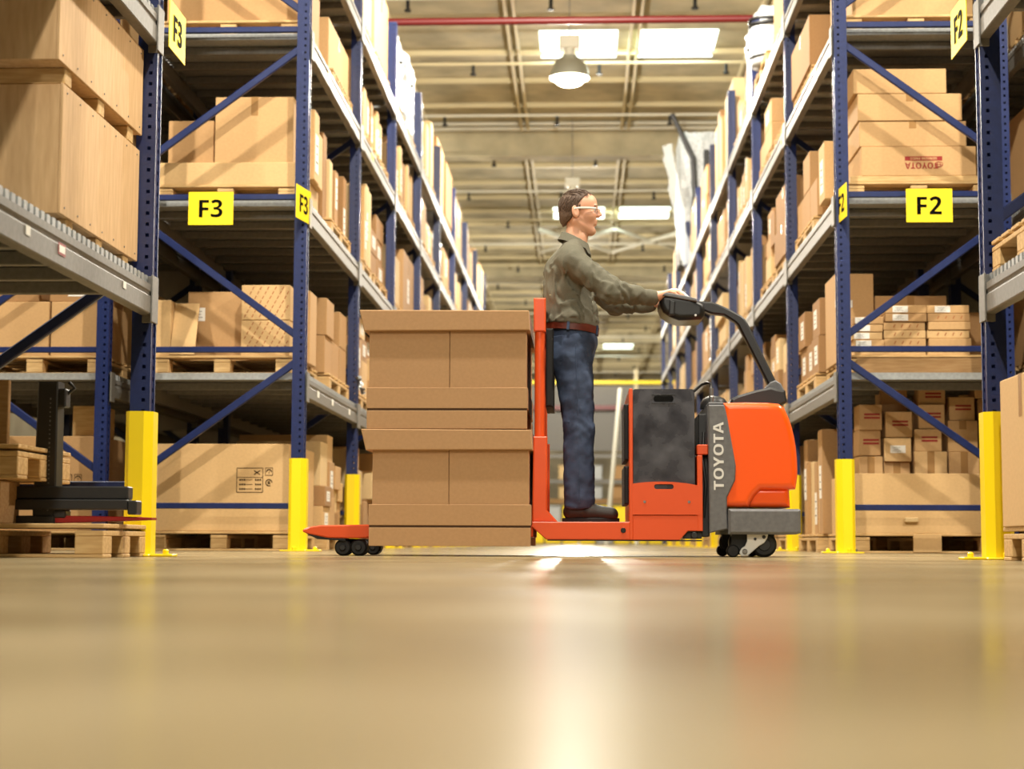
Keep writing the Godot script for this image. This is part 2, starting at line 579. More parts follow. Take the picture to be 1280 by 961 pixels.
# one run of racking; face: x of its aisle side, side +1 when the aisle lies towards +x; zs: z of its frames
func rack_run(label: String, face: float, side: float, zs: Array, near_bays: int, levels: Array) -> Node3D:
	var t := thing("pallet_rack", label, "rack", Vector3(face, 0, zs[0]))
	var z0: float = zs[0]
	for i in zs.size():
		var z: float = zs[i] - z0
		mesh_node("upright", upright_mesh(side), M.blue, t, at(0, 0, z))
		mesh_node("upright", upright_mesh(-side), M.blue, t, at(-FRAME * side, 0, z))
		for fx in [0.0, -FRAME * side]:
			var key := "foot"
			if not mesh_cache.has(key):
				var st := S()
				box(st, Vector3(0, 0.005, 0), Vector3(0.15, 0.01, 0.17), 0.002)
				lathe(st, [Vector2(0.014, 0.01), Vector2(0.014, 0.03), Vector2(0, 0.03)], 6, at(0.05, 0, 0.065))
				mesh_cache[key] = st.commit()
			if i < near_bays + 1:
				mesh_node("foot_plate", mesh_cache[key], M.foot, t, at(fx + (-UP_W * 0.5 * side if fx == 0.0 else UP_W * 0.5 * side), 0, z))
		var xa := -UP_W * side
		var xb := (-FRAME + UP_W) * side
		for y in [0.32, 1.44, 2.55, 3.79, 4.95]:
			var key := "brace_h%d" % side
			if not mesh_cache.has(key):
				var st := S()
				bx(st, Vector3(xa, -0.021, -0.018), Vector3(xb, 0.021, 0.018), 0.004)
				mesh_cache[key] = st.commit()
			mesh_node("horizontal_brace", mesh_cache[key], M.blue, t, at(0, y, z))
		for q in [[1.36, 0.56], [1.53, 2.35], [3.66, 2.83], [3.92, 4.75]]:
			var key := "brace_d%d%.2f" % [side, q[0]]
			if not mesh_cache.has(key):
				var st := S()
				bar(st, Vector3(xa * 0.6, q[0], 0), Vector3((-FRAME + UP_W * 0.6) * side, q[1], 0), 0.052, 0.032, Vector3.BACK, 0.006)
				mesh_cache[key] = st.commit()
			mesh_node("diagonal_brace", mesh_cache[key], M.blue, t, at(0, 0, z))
	for i in zs.size() - 1:
		var length: float = absf(zs[i + 1] - zs[i]) - UP_D
		var zc: float = (zs[i + 1] + zs[i]) * 0.5 - z0
		for y in levels:
			for b in [[0.012, side], [-FRAME - 0.012, -side]]:
				var bm := mesh_node("beam", beam_mesh(b[1], length), M.galv, t, at(b[0] * side, y, zc))
				if i < near_bays + 1:
					for e in [-1.0, 1.0]:
						var key := "conn%d" % b[1]
						if not mesh_cache.has(key):
							var st := S()
							bx(st, Vector3(-0.05 * b[1], -0.17, -0.012), Vector3(0.006 * b[1], 0.045, 0.012), 0.002)
							bx(st, Vector3(0.0, -0.17, -0.055), Vector3(0.008 * b[1], 0.045, 0.055), 0.002)
							mesh_cache[key] = st.commit()
						mesh_node("beam_connector", mesh_cache[key], M.galv, bm, at(0, 0, e * (length * 0.5 + 0.006)))
			mesh_node("deck", deck_mesh(length - 0.02, FRAME - 0.02), M.galv_deck, t, at(-FRAME * 0.5 * side, y, zc))
			if i < near_bays:
				var key := "cross"
				if not mesh_cache.has(key):
					var st := S()
					bx(st, Vector3(-FRAME * 0.5 + 0.07, -0.065, -0.022), Vector3(FRAME * 0.5 - 0.07, -0.01, 0.022), 0.004)
					mesh_cache[key] = st.commit()
				var n := int(length / 0.37)
				for k in n:
					mesh_node("crossbar", mesh_cache[key], M.galv, t, at(-FRAME * 0.5 * side, y, zc - length * 0.5 + (k + 0.5) * length / n))
	return t

func frames(z0: float, n: int) -> Array:
	var a := []
	for i in n:
		a.append(z0 - BAY * i)
	return a

func post_guard(x: float, z: float, side: float, label: String) -> void:
	# yellow steel column guard round the aisle corner of an upright
	var t := thing("post_guard", label, "post guard", Vector3(x, 0, z), 0.0, "yellow post guards")
	var st := S()
	var pts := [[-0.075, -0.055], [-0.075, 0.03], [-0.05, 0.06], [0.02, 0.06], [0.06, 0.03], [0.06, -0.055], [0.05, -0.055], [0.05, 0.025], [0.015, 0.05], [-0.045, 0.05], [-0.065, 0.025], [-0.065, -0.055]]
	var p := PackedVector2Array()
	for q in pts:
		p.append(Vector2(q[0] * side * 0.93, q[1]))
	prism(st, p, 0.0, 0.655, Transform3D(Basis(Vector3.RIGHT, Vector3.BACK, Vector3.UP), Vector3.ZERO))
	obj("column", st, M.yellow, t)
	st = S()
	bx(st, Vector3(0.06 * side, 0.0, -0.05), Vector3(0.16 * side, 0.012, 0.06), 0.003)
	bx(st, Vector3(-0.12 * side, 0.0, 0.03), Vector3(0.06 * side, 0.01, 0.09), 0.003)
	obj("base_flange", st, M.yellow, t)
	for bx_ in [0.12, -0.02]:
		st = S()
		lathe(st, [Vector2(0.014, 0.01), Vector2(0.014, 0.028), Vector2(0.007, 0.034), Vector2(0, 0.034)], 6, at(bx_ * side, 0, 0.01 if bx_ > 0.0 else 0.076))
		obj("anchor_bolt", st, M.yellow, t)

func sign_plate(where: Vector3, turn: float, words: String, w: float, h: float, label: String) -> void:
	var t := thing("aisle_sign", label, "sign", where, turn)
	var st := S()
	box(st, Vector3(0, 0, 0), Vector3(w, h, 0.004))
	obj("plate", st, M.sign_yellow, t)
	var tm := text("lettering", words, h * 0.53, 0.002, M.ink, t, Transform3D(Basis(), Vector3(0, 0, 0.003)))
	var a := tm.mesh.get_aabb()
	tm.position -= Vector3(a.get_center().x, a.get_center().y, 0)

# ---------------------------------------------------------------- pallets and cartons
var pallet_near: Node3D
var pallet_far: Mesh

func make_pallet_parts(t: Node3D, wx: float, wz: float) -> void:
	var st := S()
	box(st, Vector3.ZERO, Vector3(0.12, 0.075, 0.13), 0.004)
	var blk := st.commit()
	for ix in 3:
		for iz in 3:
			mesh_node("block", blk, M.wood, t, at((ix - 1) * (wx * 0.5 - 0.062), 0.053, (iz - 1) * (wz * 0.5 - 0.067)))
	st = S()
	box(st, Vector3.ZERO, Vector3(wx, 0.015, 0.12), 0.003)
	var low := st.commit()
	for iz in 3:
		mesh_node("bottom_board", low, M.wood, t, at(0, 0.0075, (iz - 1) * (wz * 0.5 - 0.062)))
	st = S()
	box(st, Vector3.ZERO, Vector3(wx, 0.018, 0.13), 0.003)
	var top := st.commit()
	var n := 6
	for i in n:
		mesh_node("deck_board", top, M.wood, t, at(0, 0.1315, (i - (n - 1) * 0.5) * (wz - 0.13) / (n - 1)))
	st = S()
	box(st, Vector3.ZERO, Vector3(0.12, 0.022, wz), 0.003)
	var mid := st.commit()
	for ix in 3:
		mesh_node("stringer_board", mid, M.wood, t, at((ix - 1) * (wx * 0.5 - 0.062), 0.1015, 0))

func pallet(x: float, y: float, z: float, label: String, group: String, near: bool) -> void:
	if near:
		if pallet_near == null:
			pallet_near = thing("wooden_pallet", label, "pallet", Vector3(x, y, z), 0.0, group)
			make_pallet_parts(pallet_near, 1.03, 1.2)
		else:
			var c: Node3D = pallet_near.duplicate()
			c.name = numbered("wooden_pallet")
			add_child(c, true)
			c.position = Vector3(x, y, z)
			tag(c, label, "pallet", group)
		return
	if pallet_far == null:
		var st := S()
		for ix in 3:
			for iz in 3:
				box(st, Vector3((ix - 1) * 0.453, 0.053, (iz - 1) * 0.533), Vector3(0.12, 0.106, 0.13))
		for i in 6:
			box(st, Vector3(0, 0.127, (i - 2.5) * 0.214), Vector3(1.03, 0.026, 0.13))
		pallet_far = st.commit()
	var o := mesh_node("wooden_pallet", pallet_far, M.wood, self, at(x, y, z))
	tag(o, label, "pallet", group)

# carton with its near face at zn and its far face at zf (zf < zn)
func carton(x0: float, x1: float, y0: float, y1: float, zn: float, zf: float, tone: int, label: String, group := "", o := {}) -> Node3D:
	var w := x1 - x0
	var h := y1 - y0
	var d := zn - zf
	var called: String = o.get("name", "carton")
	var mt: Material = o.get("mat", M["card%d" % tone])
	var pos := Vector3((x0 + x1) * 0.5, y0, (zn + zf) * 0.5)
	var turn: float = o.get("turn", 0.0)
	var st := S()
	box(st, Vector3(0, h * 0.5, 0), Vector3(w, h, d), 0.004)
	var plain: bool = not (o.has("tape") or o.has("tag") or o.has("flaps") or o.has("parts"))
	var t: Node3D
	if plain:
		t = obj(called, st, mt, self, Transform3D(Basis(Vector3.UP, turn), pos))
		tag(t, label, o.get("category", "carton"), group)
		return t
	t = thing(called, label, o.get("category", "carton"), pos, turn, group)
	obj("body", st, mt, t)
	if o.has("tape"):
		st = S()
		var hw := 0.026
		if o.tape == "x":
			bx(st, Vector3(-w * 0.5 - 0.001, h * 0.72, -hw), Vector3(w * 0.5 + 0.001, h + 0.001, hw))
		else:
			bx(st, Vector3(-hw, h * 0.72, -d * 0.5 - 0.001), Vector3(hw, h + 0.001, d * 0.5 + 0.001))
		obj("tape", st, M.tape, t)
	if o.has("tag"):
		# [face: "z" or "x+" or "x-", across, up, width, height]
		var g: Array = o.tag
		st = S()
		if g[0] == "z":
			box(st, Vector3(g[1], g[2], d * 0.5 + 0.001), Vector3(g[3], g[4], 0.002))
		else:
			var sx := 1.0 if g[0] == "x+" else -1.0
			box(st, Vector3((w * 0.5 + 0.001) * sx, g[2], g[1]), Vector3(0.002, g[4], g[3]))
		var lb := obj("paper_label", st, M.paper, t)
		lb.set_meta("label", "white paper label")
		st = S()
		for i in 3:
			var yy: float = g[2] + (i - 1) * g[4] * 0.22
			var ww: float = g[3] * [0.6, 0.34, 0.5][i]
			if g[0] == "z":
				box(st, Vector3(g[1] - g[3] * 0.08, yy, d * 0.5 + 0.0025), Vector3(ww, g[4] * 0.035, 0.001))
			else:
				var sx := 1.0 if g[0] == "x+" else -1.0
				box(st, Vector3((w * 0.5 + 0.0025) * sx, yy, g[1]), Vector3(0.001, g[4] * 0.035, ww))
		obj("printed_lines", st, M.ink, lb)
	if o.has("flaps"):
		# flaps standing open along the near and the aisle edges
		var ft := 0.005
		st = S()
		bar(st, Vector3(0, h, d * 0.5), Vector3(0, h + 0.13, d * 0.5 + 0.05), w - 0.01, ft, Vector3.BACK)
		obj("flap", st, mt, t)
		st = S()
		var sx: float = o.flaps
		bar(st, Vector3(w * 0.5 * sx, h, 0), Vector3((w * 0.5 + 0.06) * sx, h + 0.1, 0), d - 0.01, ft, Vector3.RIGHT)
		obj("flap", st, mt, t)
	return t

const BAY_WORD := ["end", "second", "third", "fourth", "fifth", "sixth", "seventh", "eighth", "ninth"]
const LEVEL_WORD := ["floor level", "first shelf", "second shelf", "third shelf", "top shelf"]

func deck_y(level: int) -> float:
	return 0.0 if level == 0 else LEVELS[level - 1] + RIB

func clear_h(level: int) -> float:
	return [0.95, 0.93, 0.90, 0.72, 1.08][level]

func wrapped_load(x0: float, x1: float, y0: float, y1: float, zn: float, zf: float, label: String, group: String) -> void:
	# cartons under stretch film: a lumpy rounded block with film gathered on its sides
	var t := thing("wrapped_load", label, "wrapped load", Vector3((x0 + x1) * 0.5, y0, (zn + zf) * 0.5), 0.0, group)
	var st := S()
	var w := x1 - x0
	var h := y1 - y0
	var d := zn - zf
	var nz := FastNoiseLite.new()
	nz.seed = rng.randi() % 1000
	nz.frequency = 2.6
	var nu := 40
	var nv := 14
	var P := []
	for j in nv + 1:
		var row := []
		var y := h * j / nv
		for i in nu:
			var a := TAU * i / nu
			var c := cos(a)
			var s := sin(a)
			var k := pow(pow(absf(c), 7.0) + pow(absf(s), 7.0), -1.0 / 7.0)
			var bump := 1.0 + 0.07 * nz.get_noise_3d(c * 1.2, y * 2.2, s * 1.2) - 0.02 * absf(sin(y * 21.0 + a))
			if j == nv:
				bump *= 0.9
			row.append(Vector3(c * k * w * 0.5 * bump, y + (0.03 * nz.get_noise_2d(c * 2.0, s * 2.0) if j == nv else 0.0), s * k * d * 0.5 * bump))
		P.append(row)
	for j in nv:
		for i in nu:
			var l := (i + 1) % nu
			var n: Vector3 = (P[j][l] - P[j][i]).cross(P[j + 1][i] - P[j][i]).normalized()
			if n.dot(Vector3(P[j][i].x, 0, P[j][i].z)) < 0.0:
				n = -n
			quad(st, P[j][i], P[j][l], P[j + 1][l], P[j + 1][i], n)
	for i in nu:
		tri(st, Vector3(0, h, 0), P[nv][i], P[nv][(i + 1) % nu], Vector3.UP)
	obj("film_cover", st, M.film_white, t)
	st = S()
	bx(st, Vector3(-w * 0.5 - 0.03, h * 0.62, -0.02), Vector3(w * 0.5 + 0.03, h * 0.66, 0.02))
	bx(st, Vector3(-w * 0.47, 0.02, -d * 0.47), Vector3(w * 0.47, 0.06, d * 0.47))
	obj("strap", st, M.black, t)

# goods on one pallet place: side +1 for the F3 rack, slot 0 or 1 along the bay
func fill_slot(side: float, bay: int, level: int, slot: int, kind := "") -> void:
	var face := FACE_L if side > 0 else FACE_R
	var rack := "F3" if side > 0 else "F2"
	var zn := -12.2 - BAY * bay - 0.07 - slot * 1.38
	var zf := zn - 1.3
	var near := bay < 3
	var y := deck_y(level)
	var inset := rng.randf_range(0.03, 0.09)
	var xa := face - side * inset                # aisle face of the goods
	var place := "%s of the %s rack, %s bay" % [LEVEL_WORD[level], rack, BAY_WORD[bay]]
	if level == 4:
		place = "%s of the %s rack, %s bay" % [LEVEL_WORD[level], rack, BAY_WORD[bay]]
	var grp := "goods on " + place
	pallet(face - side * 0.56, y, (zn + zf) * 0.5, "wooden pallet under the goods on the " + place, "pallets on " + place, near)
	var y0 := y + 0.1415
	var H := clear_h(level) - 0.15
	if kind == "":
		var r := rng.randf()
		if bay >= 3:
			kind = "big" if r < 0.45 else "pair" if r < 0.7 else "tall" if r < 0.9 else "wrap"
		else:
			kind = "grid" if r < 0.36 else "tall" if r < 0.62 else "big" if r < 0.76 else "steps" if r < 0.94 else "wrap"
		if level == 0 and kind == "wrap":
			kind = "big"
	var tone := rng.randi() % 5
	var xs := func(a: float, b: float) -> Array:
		return [xa - b, xa - a] if side > 0 else [xa + a, xa + b]
	var tagside := "x+" if side > 0 else "x-"
	if kind == "wrap":
		var e: Array = xs.call(0.0, 0.98)
		wrapped_load(e[0], e[1], y0, y0 + H * rng.randf_range(0.8, 1.0), zn - 0.05, zf + 0.05, "white film wrapped load on the " + place, grp)
	elif kind == "big":
		var e: Array = xs.call(0.0, rng.randf_range(0.92, 1.0))
		var hh := H * rng.randf_range(0.72, 1.0)
		var op := {"name": "large_carton", "tape": "x"}
		if rng.randf() < 0.6:
			op["tag"] = [tagside, rng.randf_range(-0.3, 0.3), hh * rng.randf_range(0.3, 0.7), 0.2, 0.28]
		carton(e[0], e[1], y0, y0 + hh, zn - rng.randf_range(0.02, 0.08), zf + 0.05, tone, "large carton on the " + place, grp, op)
	elif kind == "pair":
		var yy := y0
		for i in 2:
			var e: Array = xs.call(rng.randf_range(0.0, 0.06), 0.98)
			var hh := H * rng.randf_range(0.36, 0.5)
			carton(e[0], e[1], yy, yy + hh, zn - rng.randf_range(0.02, 0.1), zf + rng.randf_range(0.04, 0.12), tone, "wide carton on the " + place, grp, {"name": "wide_carton", "tape": "x"})
			yy += hh
	elif kind == "tall":
		var n := 6 if near else 3
		var z := zn - 0.02
		var ww := 1.24 / n
		for i in n:
			var w := ww * rng.randf_range(0.8, 1.0)
			var e: Array = xs.call(rng.randf_range(0.0, 0.05), rng.randf_range(0.8, 0.98))
			var hh := H * rng.randf_range(0.68, 1.04)
			var op := {"name": "tall_carton"}
			var lab := "tall narrow carton on the " + place
			if near and rng.randf() < 0.45:
				op["tag"] = [tagside, rng.randf_range(-0.03, 0.03), hh * rng.randf_range(0.25, 0.8), w * 0.6, 0.26]
				lab = "tall tagged carton on the " + place
			carton(e[0], e[1], y0, y0 + hh, z, z - w, (tone + i) % 5 if i % 2 else tone, lab, grp, op)
			z -= ww
	elif kind == "steps":
		var z := zn - 0.02
		var i := 0
		while z > zf + 0.2:
			var w := minf(rng.randf_range(0.26, 0.48), z - zf)
			var yy := y0
			var top := y0 + H * rng.randf_range(0.35, 1.0)
			while yy < top - 0.06:
				var hh := minf(rng.randf_range(0.14, 0.36), y0 + H - yy)
				var e: Array = xs.call(rng.randf_range(0.0, 0.07), rng.randf_range(0.6, 0.95))
				var op := {}
				var lab := "loose carton piled on the " + place
				if rng.randf() < 0.3 and hh > 0.12:
					op = {"tag": [tagside, 0.0, hh * 0.5, w * 0.45, hh * 0.5]}
					lab = "loose carton with white label on the " + place
				carton(e[0], e[1], yy, yy + hh, z, z - w + 0.01, (tone + i) % 5, lab, grp, op)
				yy += hh
				i += 1
			z -= w
	else:
		var nc := rng.randi_range(2, 4)
		var hh := rng.randf_range(0.2, 0.34)
		var nr := maxi(1, int(H / hh))
		var cw := 1.26 / nc
		for c in nc:
			for r in nr:
				if r == nr - 1 and rng.randf() < 0.3:
					continue
				var z := zn - 0.02 - c * cw - rng.randf_range(0.0, 0.015)
				var e: Array = xs.call(rng.randf_range(0.0, 0.03), 0.9)
				var op := {}
				var lab := "evenly stacked carton on the " + place
				if rng.randf() < 0.4:
					op = {"tag": [tagside, rng.randf_range(-0.05, 0.05), hh * 0.5, cw * 0.4, hh * 0.5]}
					lab = "stacked carton with white label on the " + place
				carton(e[0], e[1], y0 + r * hh, y0 + (r + 1) * hh - 0.004, z, z - cw + 0.015, tone, lab, grp, op)

func fill_racks() -> void:
	for bay in 8:
		for level in 5:
			for slot in 2:
				if bay == 0 and slot == 0 and level < 4:
					continue       # dressed by hand
				var kl := ""
				var kr := ""
				if bay == 0:
					kl = ["steps", "grid", "tall", "big", "grid"][level]
					kr = ["tall", "grid", "grid", "big", "big"][level]
				elif bay == 1:
					kl = ["steps", "steps", "grid" if slot else "tall", "tall", "big"][level]
					kr = ["big", "steps", "pair" if slot == 0 else "steps", "grid" if slot else "steps", "big"][level]
				elif bay == 2:
					kl = ["big", "tall", "big", "tall", "wrap"][level]
					kr = ["big", "steps", "tall", "tall", "steps" if slot else "wrap"][level]
				elif bay == 3:
					kl = ["big", "big", "tall", "big", "wrap" if slot == 0 else "tall"][level]
				fill_slot(1.0, bay, level, slot, kl)
				if level == 4 and (bay == 6 or (bay == 1 and slot == 1)):
					continue       # the bagged bale and the white drum stand there
				fill_slot(-1.0, bay, level, slot, kr)

# ---------------------------------------------------------------- goods at the two end frames, dressed by hand
func red_print(t: Node3D, zf: float, x: float, y: float, w: float, h: float) -> void:
	var st := S()
	box(st, Vector3(x, y + h * 0.36, zf + 0.0008), Vector3(w, h * 0.2, 0.0012))
	box(st, Vector3(x, y, zf + 0.0008), Vector3(w, h * 0.2, 0.0012))
	obj("red_printing", st, M.red_ink, t)

func striped(t: Node3D, w: float, h: float, d: float, ox: float) -> void:
	# slanting rows of brown print on the near face
	var st := S()
	var x := -w * 0.5 + 0.02
	var k := 0
	while x < w * 0.5 + h * 0.3:
		var y := 0.02
		while y < h - 0.02:
			var cx := x + y * 0.55 - h * 0.25
			if absf(cx) < w * 0.5 - 0.02 and y + 0.022 < h:
				bar(st, Vector3(cx, y, d * 0.5 + 0.0006), Vector3(cx + 0.012, y + 0.022, d * 0.5 + 0.0006), 0.006, 0.001, Vector3.BACK)
			y += 0.034
		x += 0.055
		k += 1
	obj("slanted_print", st, M.card_print, t)

func shipping_marks(t: Node3D, x: float, y: float, z: float) -> void:
	# framed table of marks with an umbrella square and a ring beside it
	var st := S()
	var w := 0.19
	var h := 0.175
	for s in [-1.0, 1.0]:
		box(st, Vector3(x + s * w * 0.5, y, z), Vector3(0.004, h, 0.001))
		box(st, Vector3(x, y + s * h * 0.5, z), Vector3(w, 0.004, 0.001))
	box(st, Vector3(x, y + 0.02, z), Vector3(w, 0.003, 0.001))
	for r in 3:
		for c in 3:
			box(st, Vector3(x - 0.07 + c * 0.016, y + 0.002 - r * 0.033, z), Vector3(0.011, 0.012, 0.001))
			box(st, Vector3(x + 0.045 + c * 0.016, y + 0.002 - r * 0.033, z), Vector3(0.011, 0.012, 0.001))
		box(st, Vector3(x - 0.005, y + 0.002 - r * 0.033, z), Vector3(0.05, 0.003, 0.001))
	bar(st, Vector3(x + 0.03, y + 0.07, z), Vector3(x + 0.075, y + 0.04, z), 0.006, 0.001)
	bar(st, Vector3(x + 0.03, y + 0.04, z), Vector3(x + 0.075, y + 0.07, z), 0.006, 0.001)
	var ux := x + w * 0.5 + 0.045
	for s in [-1.0, 1.0]:
		box(st, Vector3(ux + s * 0.026, y + 0.062, z), Vector3(0.003, 0.055, 0.001))
		box(st, Vector3(ux, y + 0.062 + s * 0.027, z), Vector3(0.055, 0.003, 0.001))
	for i in 8:
		var a := PI * i / 8.0
		var b := PI * (i + 1) / 8.0
		bar(st, Vector3(ux + cos(a) * 0.017, y + 0.062 + sin(a) * 0.015, z), Vector3(ux + cos(b) * 0.017, y + 0.062 + sin(b) * 0.015, z), 0.007, 0.001)
	box(st, Vector3(ux, y + 0.055, z), Vector3(0.003, 0.022, 0.001))
	for i in 10:
		var a := TAU * i / 12.0
		var b := TAU * (i + 1) / 12.0
		bar(st, Vector3(ux + cos(a) * 0.023, y - 0.018 + sin(a) * 0.023, z), Vector3(ux + cos(b) * 0.023, y - 0.018 + sin(b) * 0.023, z), 0.006, 0.001)
	for s in [-1.0, 0.0, 1.0]:
		box(st, Vector3(ux, y - 0.018 + s * 0.008, z), Vector3(0.02, 0.004, 0.001))
	obj("shipping_marks", st, M.ink, t)

func dress_ends() -> void:
	var zn := -12.42
	# F3, floor
	pallet(-2.61, 0, -13.0, "wooden pallet under the big marked carton at the F3 sign", "", true)
	var t := carton(-3.12, -2.11, 0.1415, 0.775, zn, -13.6, 2, "big marked carton on the floor below the F3 sign", "", {"name": "large_carton", "parts": 1, "tape": "x"})
	shipping_marks(t, 0.22, 0.37, 0.592)
	# F3, first shelf
	pallet(-2.61, deck_y(1), -13.0, "wooden pallet on the first shelf at the F3 end frame", "", true)
	var y := deck_y(1) + 0.1415
	for i in 2:
		t = carton(-2.478, -2.12, y + i * 0.262, y + i * 0.262 + 0.258, zn, -12.95, 2, "carton with slanted print stacked below the F3 sign", "cartons with slanted print below the F3 sign", {"name": "printed_carton", "parts": 1})
		striped(t, 0.358, 0.258, 0.53, 0.0)
	carton(-2.92, -2.49, y, y + 0.5, -12.62, -13.4, 1, "clouded brown carton behind the leaning sheet below the F3 sign", "", {"name": "large_carton", "tag": ["z", -0.12, 0.33, 0.07, 0.1]})
	carton(-3.15, -3.0, y, y + 0.41, zn, -13.2, 2, "narrow carton beside the leaning sheet at the F3 frame", "", {"name": "tall_carton"})
	var st := S()
	bar(st, Vector3(-2.905, y + 0.005, zn + 0.02), Vector3(-2.905, y + 0.40, zn - 0.13), 0.18, 0.012, Vector3.BACK)
	var sheet := obj("cardboard_sheet", st, M.card2, self)
	tag(sheet, "cardboard sheet leaning on the clouded carton below the F3 sign", "cardboard sheet")
	carton(-2.46, -2.06, y, y + 0.56, -12.98, -13.3, 0, "tall carton behind the cartons with slanted print", "", {"name": "tall_carton"})
	# F3, second shelf
	pallet(-2.61, deck_y(2), -13.0, "wooden pallet on the second shelf at the F3 end frame", "", true)
	y = deck_y(2) + 0.1415
	carton(-3.15, -2.1, y, y + 0.17, zn, -13.55, 2, "shallow cardboard tray above the square-on F3 sign", "", {"name": "cardboard_tray", "category": "tray"})
	carton(-2.705, -2.12, y + 0.17, y + 0.67, zn - 0.03, -13.0, 0, "tall brown carton on the tray above the F3 sign", "", {"tape": "z"})
	carton(-3.06, -2.72, y + 0.17, y + 0.5, zn - 0.06, -12.9, 1, "shorter brown carton on the tray above the F3 sign", "", {})
	carton(-2.5, -2.05, y + 0.17, y + 0.72, -13.02, -13.25, 2, "upright carton with hanging white paper above the F3 upright sign", "", {"name": "tall_carton", "tag": ["x+", 0.0, 0.22, 0.16, 0.3]})
	carton(-2.5, -2.06, y + 0.17, y + 0.6, -13.26, -13.5, 2, "upright carton behind the hanging white paper on the tray", "", {"name": "tall_carton"})
	# F3, third shelf
	pallet(-2.61, deck_y(3), -13.0, "wooden pallet on the third shelf at the F3 end frame", "", true)
	y = deck_y(3) + 0.1415
	carton(-3.1, -2.1, y, y + 0.5, zn - 0.1, -13.5, 1, "large carton on the third shelf at the F3 end frame", "", {"name": "large_carton"})
	# F2, floor
	pallet(2.46, 0, -13.0, "wooden pallet under the open box of small cartons", "", true)
	t = thing("open_carton", "big open carton on the floor below the F2 sign, heaped with small cartons", "carton", Vector3(2.453, 0.1415, -13.0))
	st = S()
	for q in [[Vector3(0, 0.213, 0.585), Vector3(0.96, 0.427, 0.012)], [Vector3(0, 0.213, -0.585), Vector3(0.96, 0.427, 0.012)], [Vector3(0.474, 0.213, 0), Vector3(0.012, 0.427, 1.17)], [Vector3(-0.474, 0.213, 0), Vector3(0.012, 0.427, 1.17)], [Vector3(0, 0.007, 0), Vector3(0.95, 0.012, 1.16)]]:
		box(st, q[0], q[1], 0.002)
	obj("walls", st, M.card2, t)
	st = S()
	box(st, Vector3(-0.09, 0.095, 0.6), Vector3(0.1, 0.035, 0.02), 0.006)
	obj("hand_hold_flap", st, M.card4, t)
	st = S()
	box(st, Vector3(0.02, -0.07, 0.6), Vector3(0.2, 0.13, 0.01), 0.002)
	obj("hanging_tab", st, M.card2, t)
	var heap := [[2.04, 2.205, 0.893, 1.079, 1], [2.037, 2.196, 0.707, 0.893, 1], [2.034, 2.206, 0.16, 0.70, 0], [2.222, 2.415, 1.03, 1.2, 3], [2.23, 2.422, 0.841, 1.027, 0], [2.22, 2.413, 0.663, 0.836, 2], [2.217, 2.407, 0.16, 0.662, 0], [2.482, 2.675, 1.0835, 1.2, 0], [2.473, 2.663, 0.905, 1.083, 0], [2.439, 2.633, 0.737, 0.9, 0], [2.436, 2.671, 0.16, 0.737, 2], [2.701, 2.884, 0.965, 1.139, 0], [2.685, 2.899, 0.735, 0.964, 0], [2.685, 2.903, 0.16, 0.734, 0]]
	for i in heap.size():
		var h: Array = heap[i]
		var zz: float = -12.62 - [0.0, 0.02, 0.0, 0.14, 0.0, 0.0, 0.03, 0.05, 0.02, 0.0, 0.0, 0.04, 0.02, 0.0][i]
		var printed: bool = i in [0, 1, 4, 7, 8, 9, 11]
		var op := {"name": "small_carton", "parts": 1}
		var lab := "small plain carton heaped in the open carton below the F2 sign"
		if printed:
			lab = "small carton with red print heaped in the open carton"
		if i == 5:
			op["tag"] = ["z", 0.0, 0.09, 0.11, 0.055]
			lab = "small carton with white label heaped in the open carton"
		elif not printed:
			op["tape"] = "z"
		t = carton(h[0], h[1], h[2], h[3], zz, zz - 0.24, h[4], lab, "small cartons in the open carton", op)
		if printed:
			red_print(t, 0.12, 0.01, (h[3] - h[2]) * 0.48, 0.115, 0.07)
	for h in [[2.91, 3.05, 0.96, 1.124, 3], [2.918, 3.05, 0.71, 0.955, 3], [2.918, 3.05, 0.0, 0.705, 1], [2.89, 3.05, 1.13, 1.2, 0]]:
		carton(h[0], h[1], h[2], h[3], -12.66, -13.2, h[4], "dark carton stacked between the open carton and the back upright", "dark cartons by the F2 back upright", {"name": "small_carton"})
	# F2, first shelf: flat cartons in three columns
	pallet(2.46, deck_y(1), -13.0, "wooden pallet under the flat cartons below the F2 sign", "", true)
	y = deck_y(1) + 0.1415
	for col in [[1.975, 2.192, 5, 0.056], [2.20, 2.497, 6, 0.0605], [2.507, 2.81, 6, 0.0605]]:
		for r in col[2]:
			var off := rng.randf_range(-0.008, 0.008)
			var op := {"name": "flat_carton", "parts": 1}
			var lab := "flat carton in the low stacks below the F2 sign"
			if (col[0] < 2.0 and r != 0) or (r == 5 and col[0] > 2.0) or (r == 4 and col[0] > 2.1 and col[0] < 2.3):
				op["tag"] = ["z", -0.04, col[3] * 0.5, 0.11, col[3] * 0.75]
				lab = "flat carton with white label in the low stacks below the F2 sign"
			t = carton(col[0] + off, col[1] + off, y + r * col[3], y + (r + 1) * col[3] - 0.002, zn + off, -12.95, [2, 0, 2, 0, 1, 0][r], lab, "flat cartons below the F2 sign", op)
			if not op.has("tag"):
				striped(t, col[1] - col[0], col[3], 0.53, 0.0)
	carton(2.23, 2.765, y, y + 0.51, -12.98, -13.5, 1, "taped carton behind the stacks of flat cartons", "", {"tape": "z"})
	carton(1.93, 2.22, y, y + 0.68, -12.98, -13.5, 0, "tall carton with white label behind the flat cartons", "", {"name": "tall_carton", "tag": ["z", -0.08, 0.45, 0.13, 0.055]})
	carton(2.83, 3.0, y, y + 0.36, -12.8, -13.5, 3, "dark carton beside the flat cartons at the back upright", "", {})
	st = S()
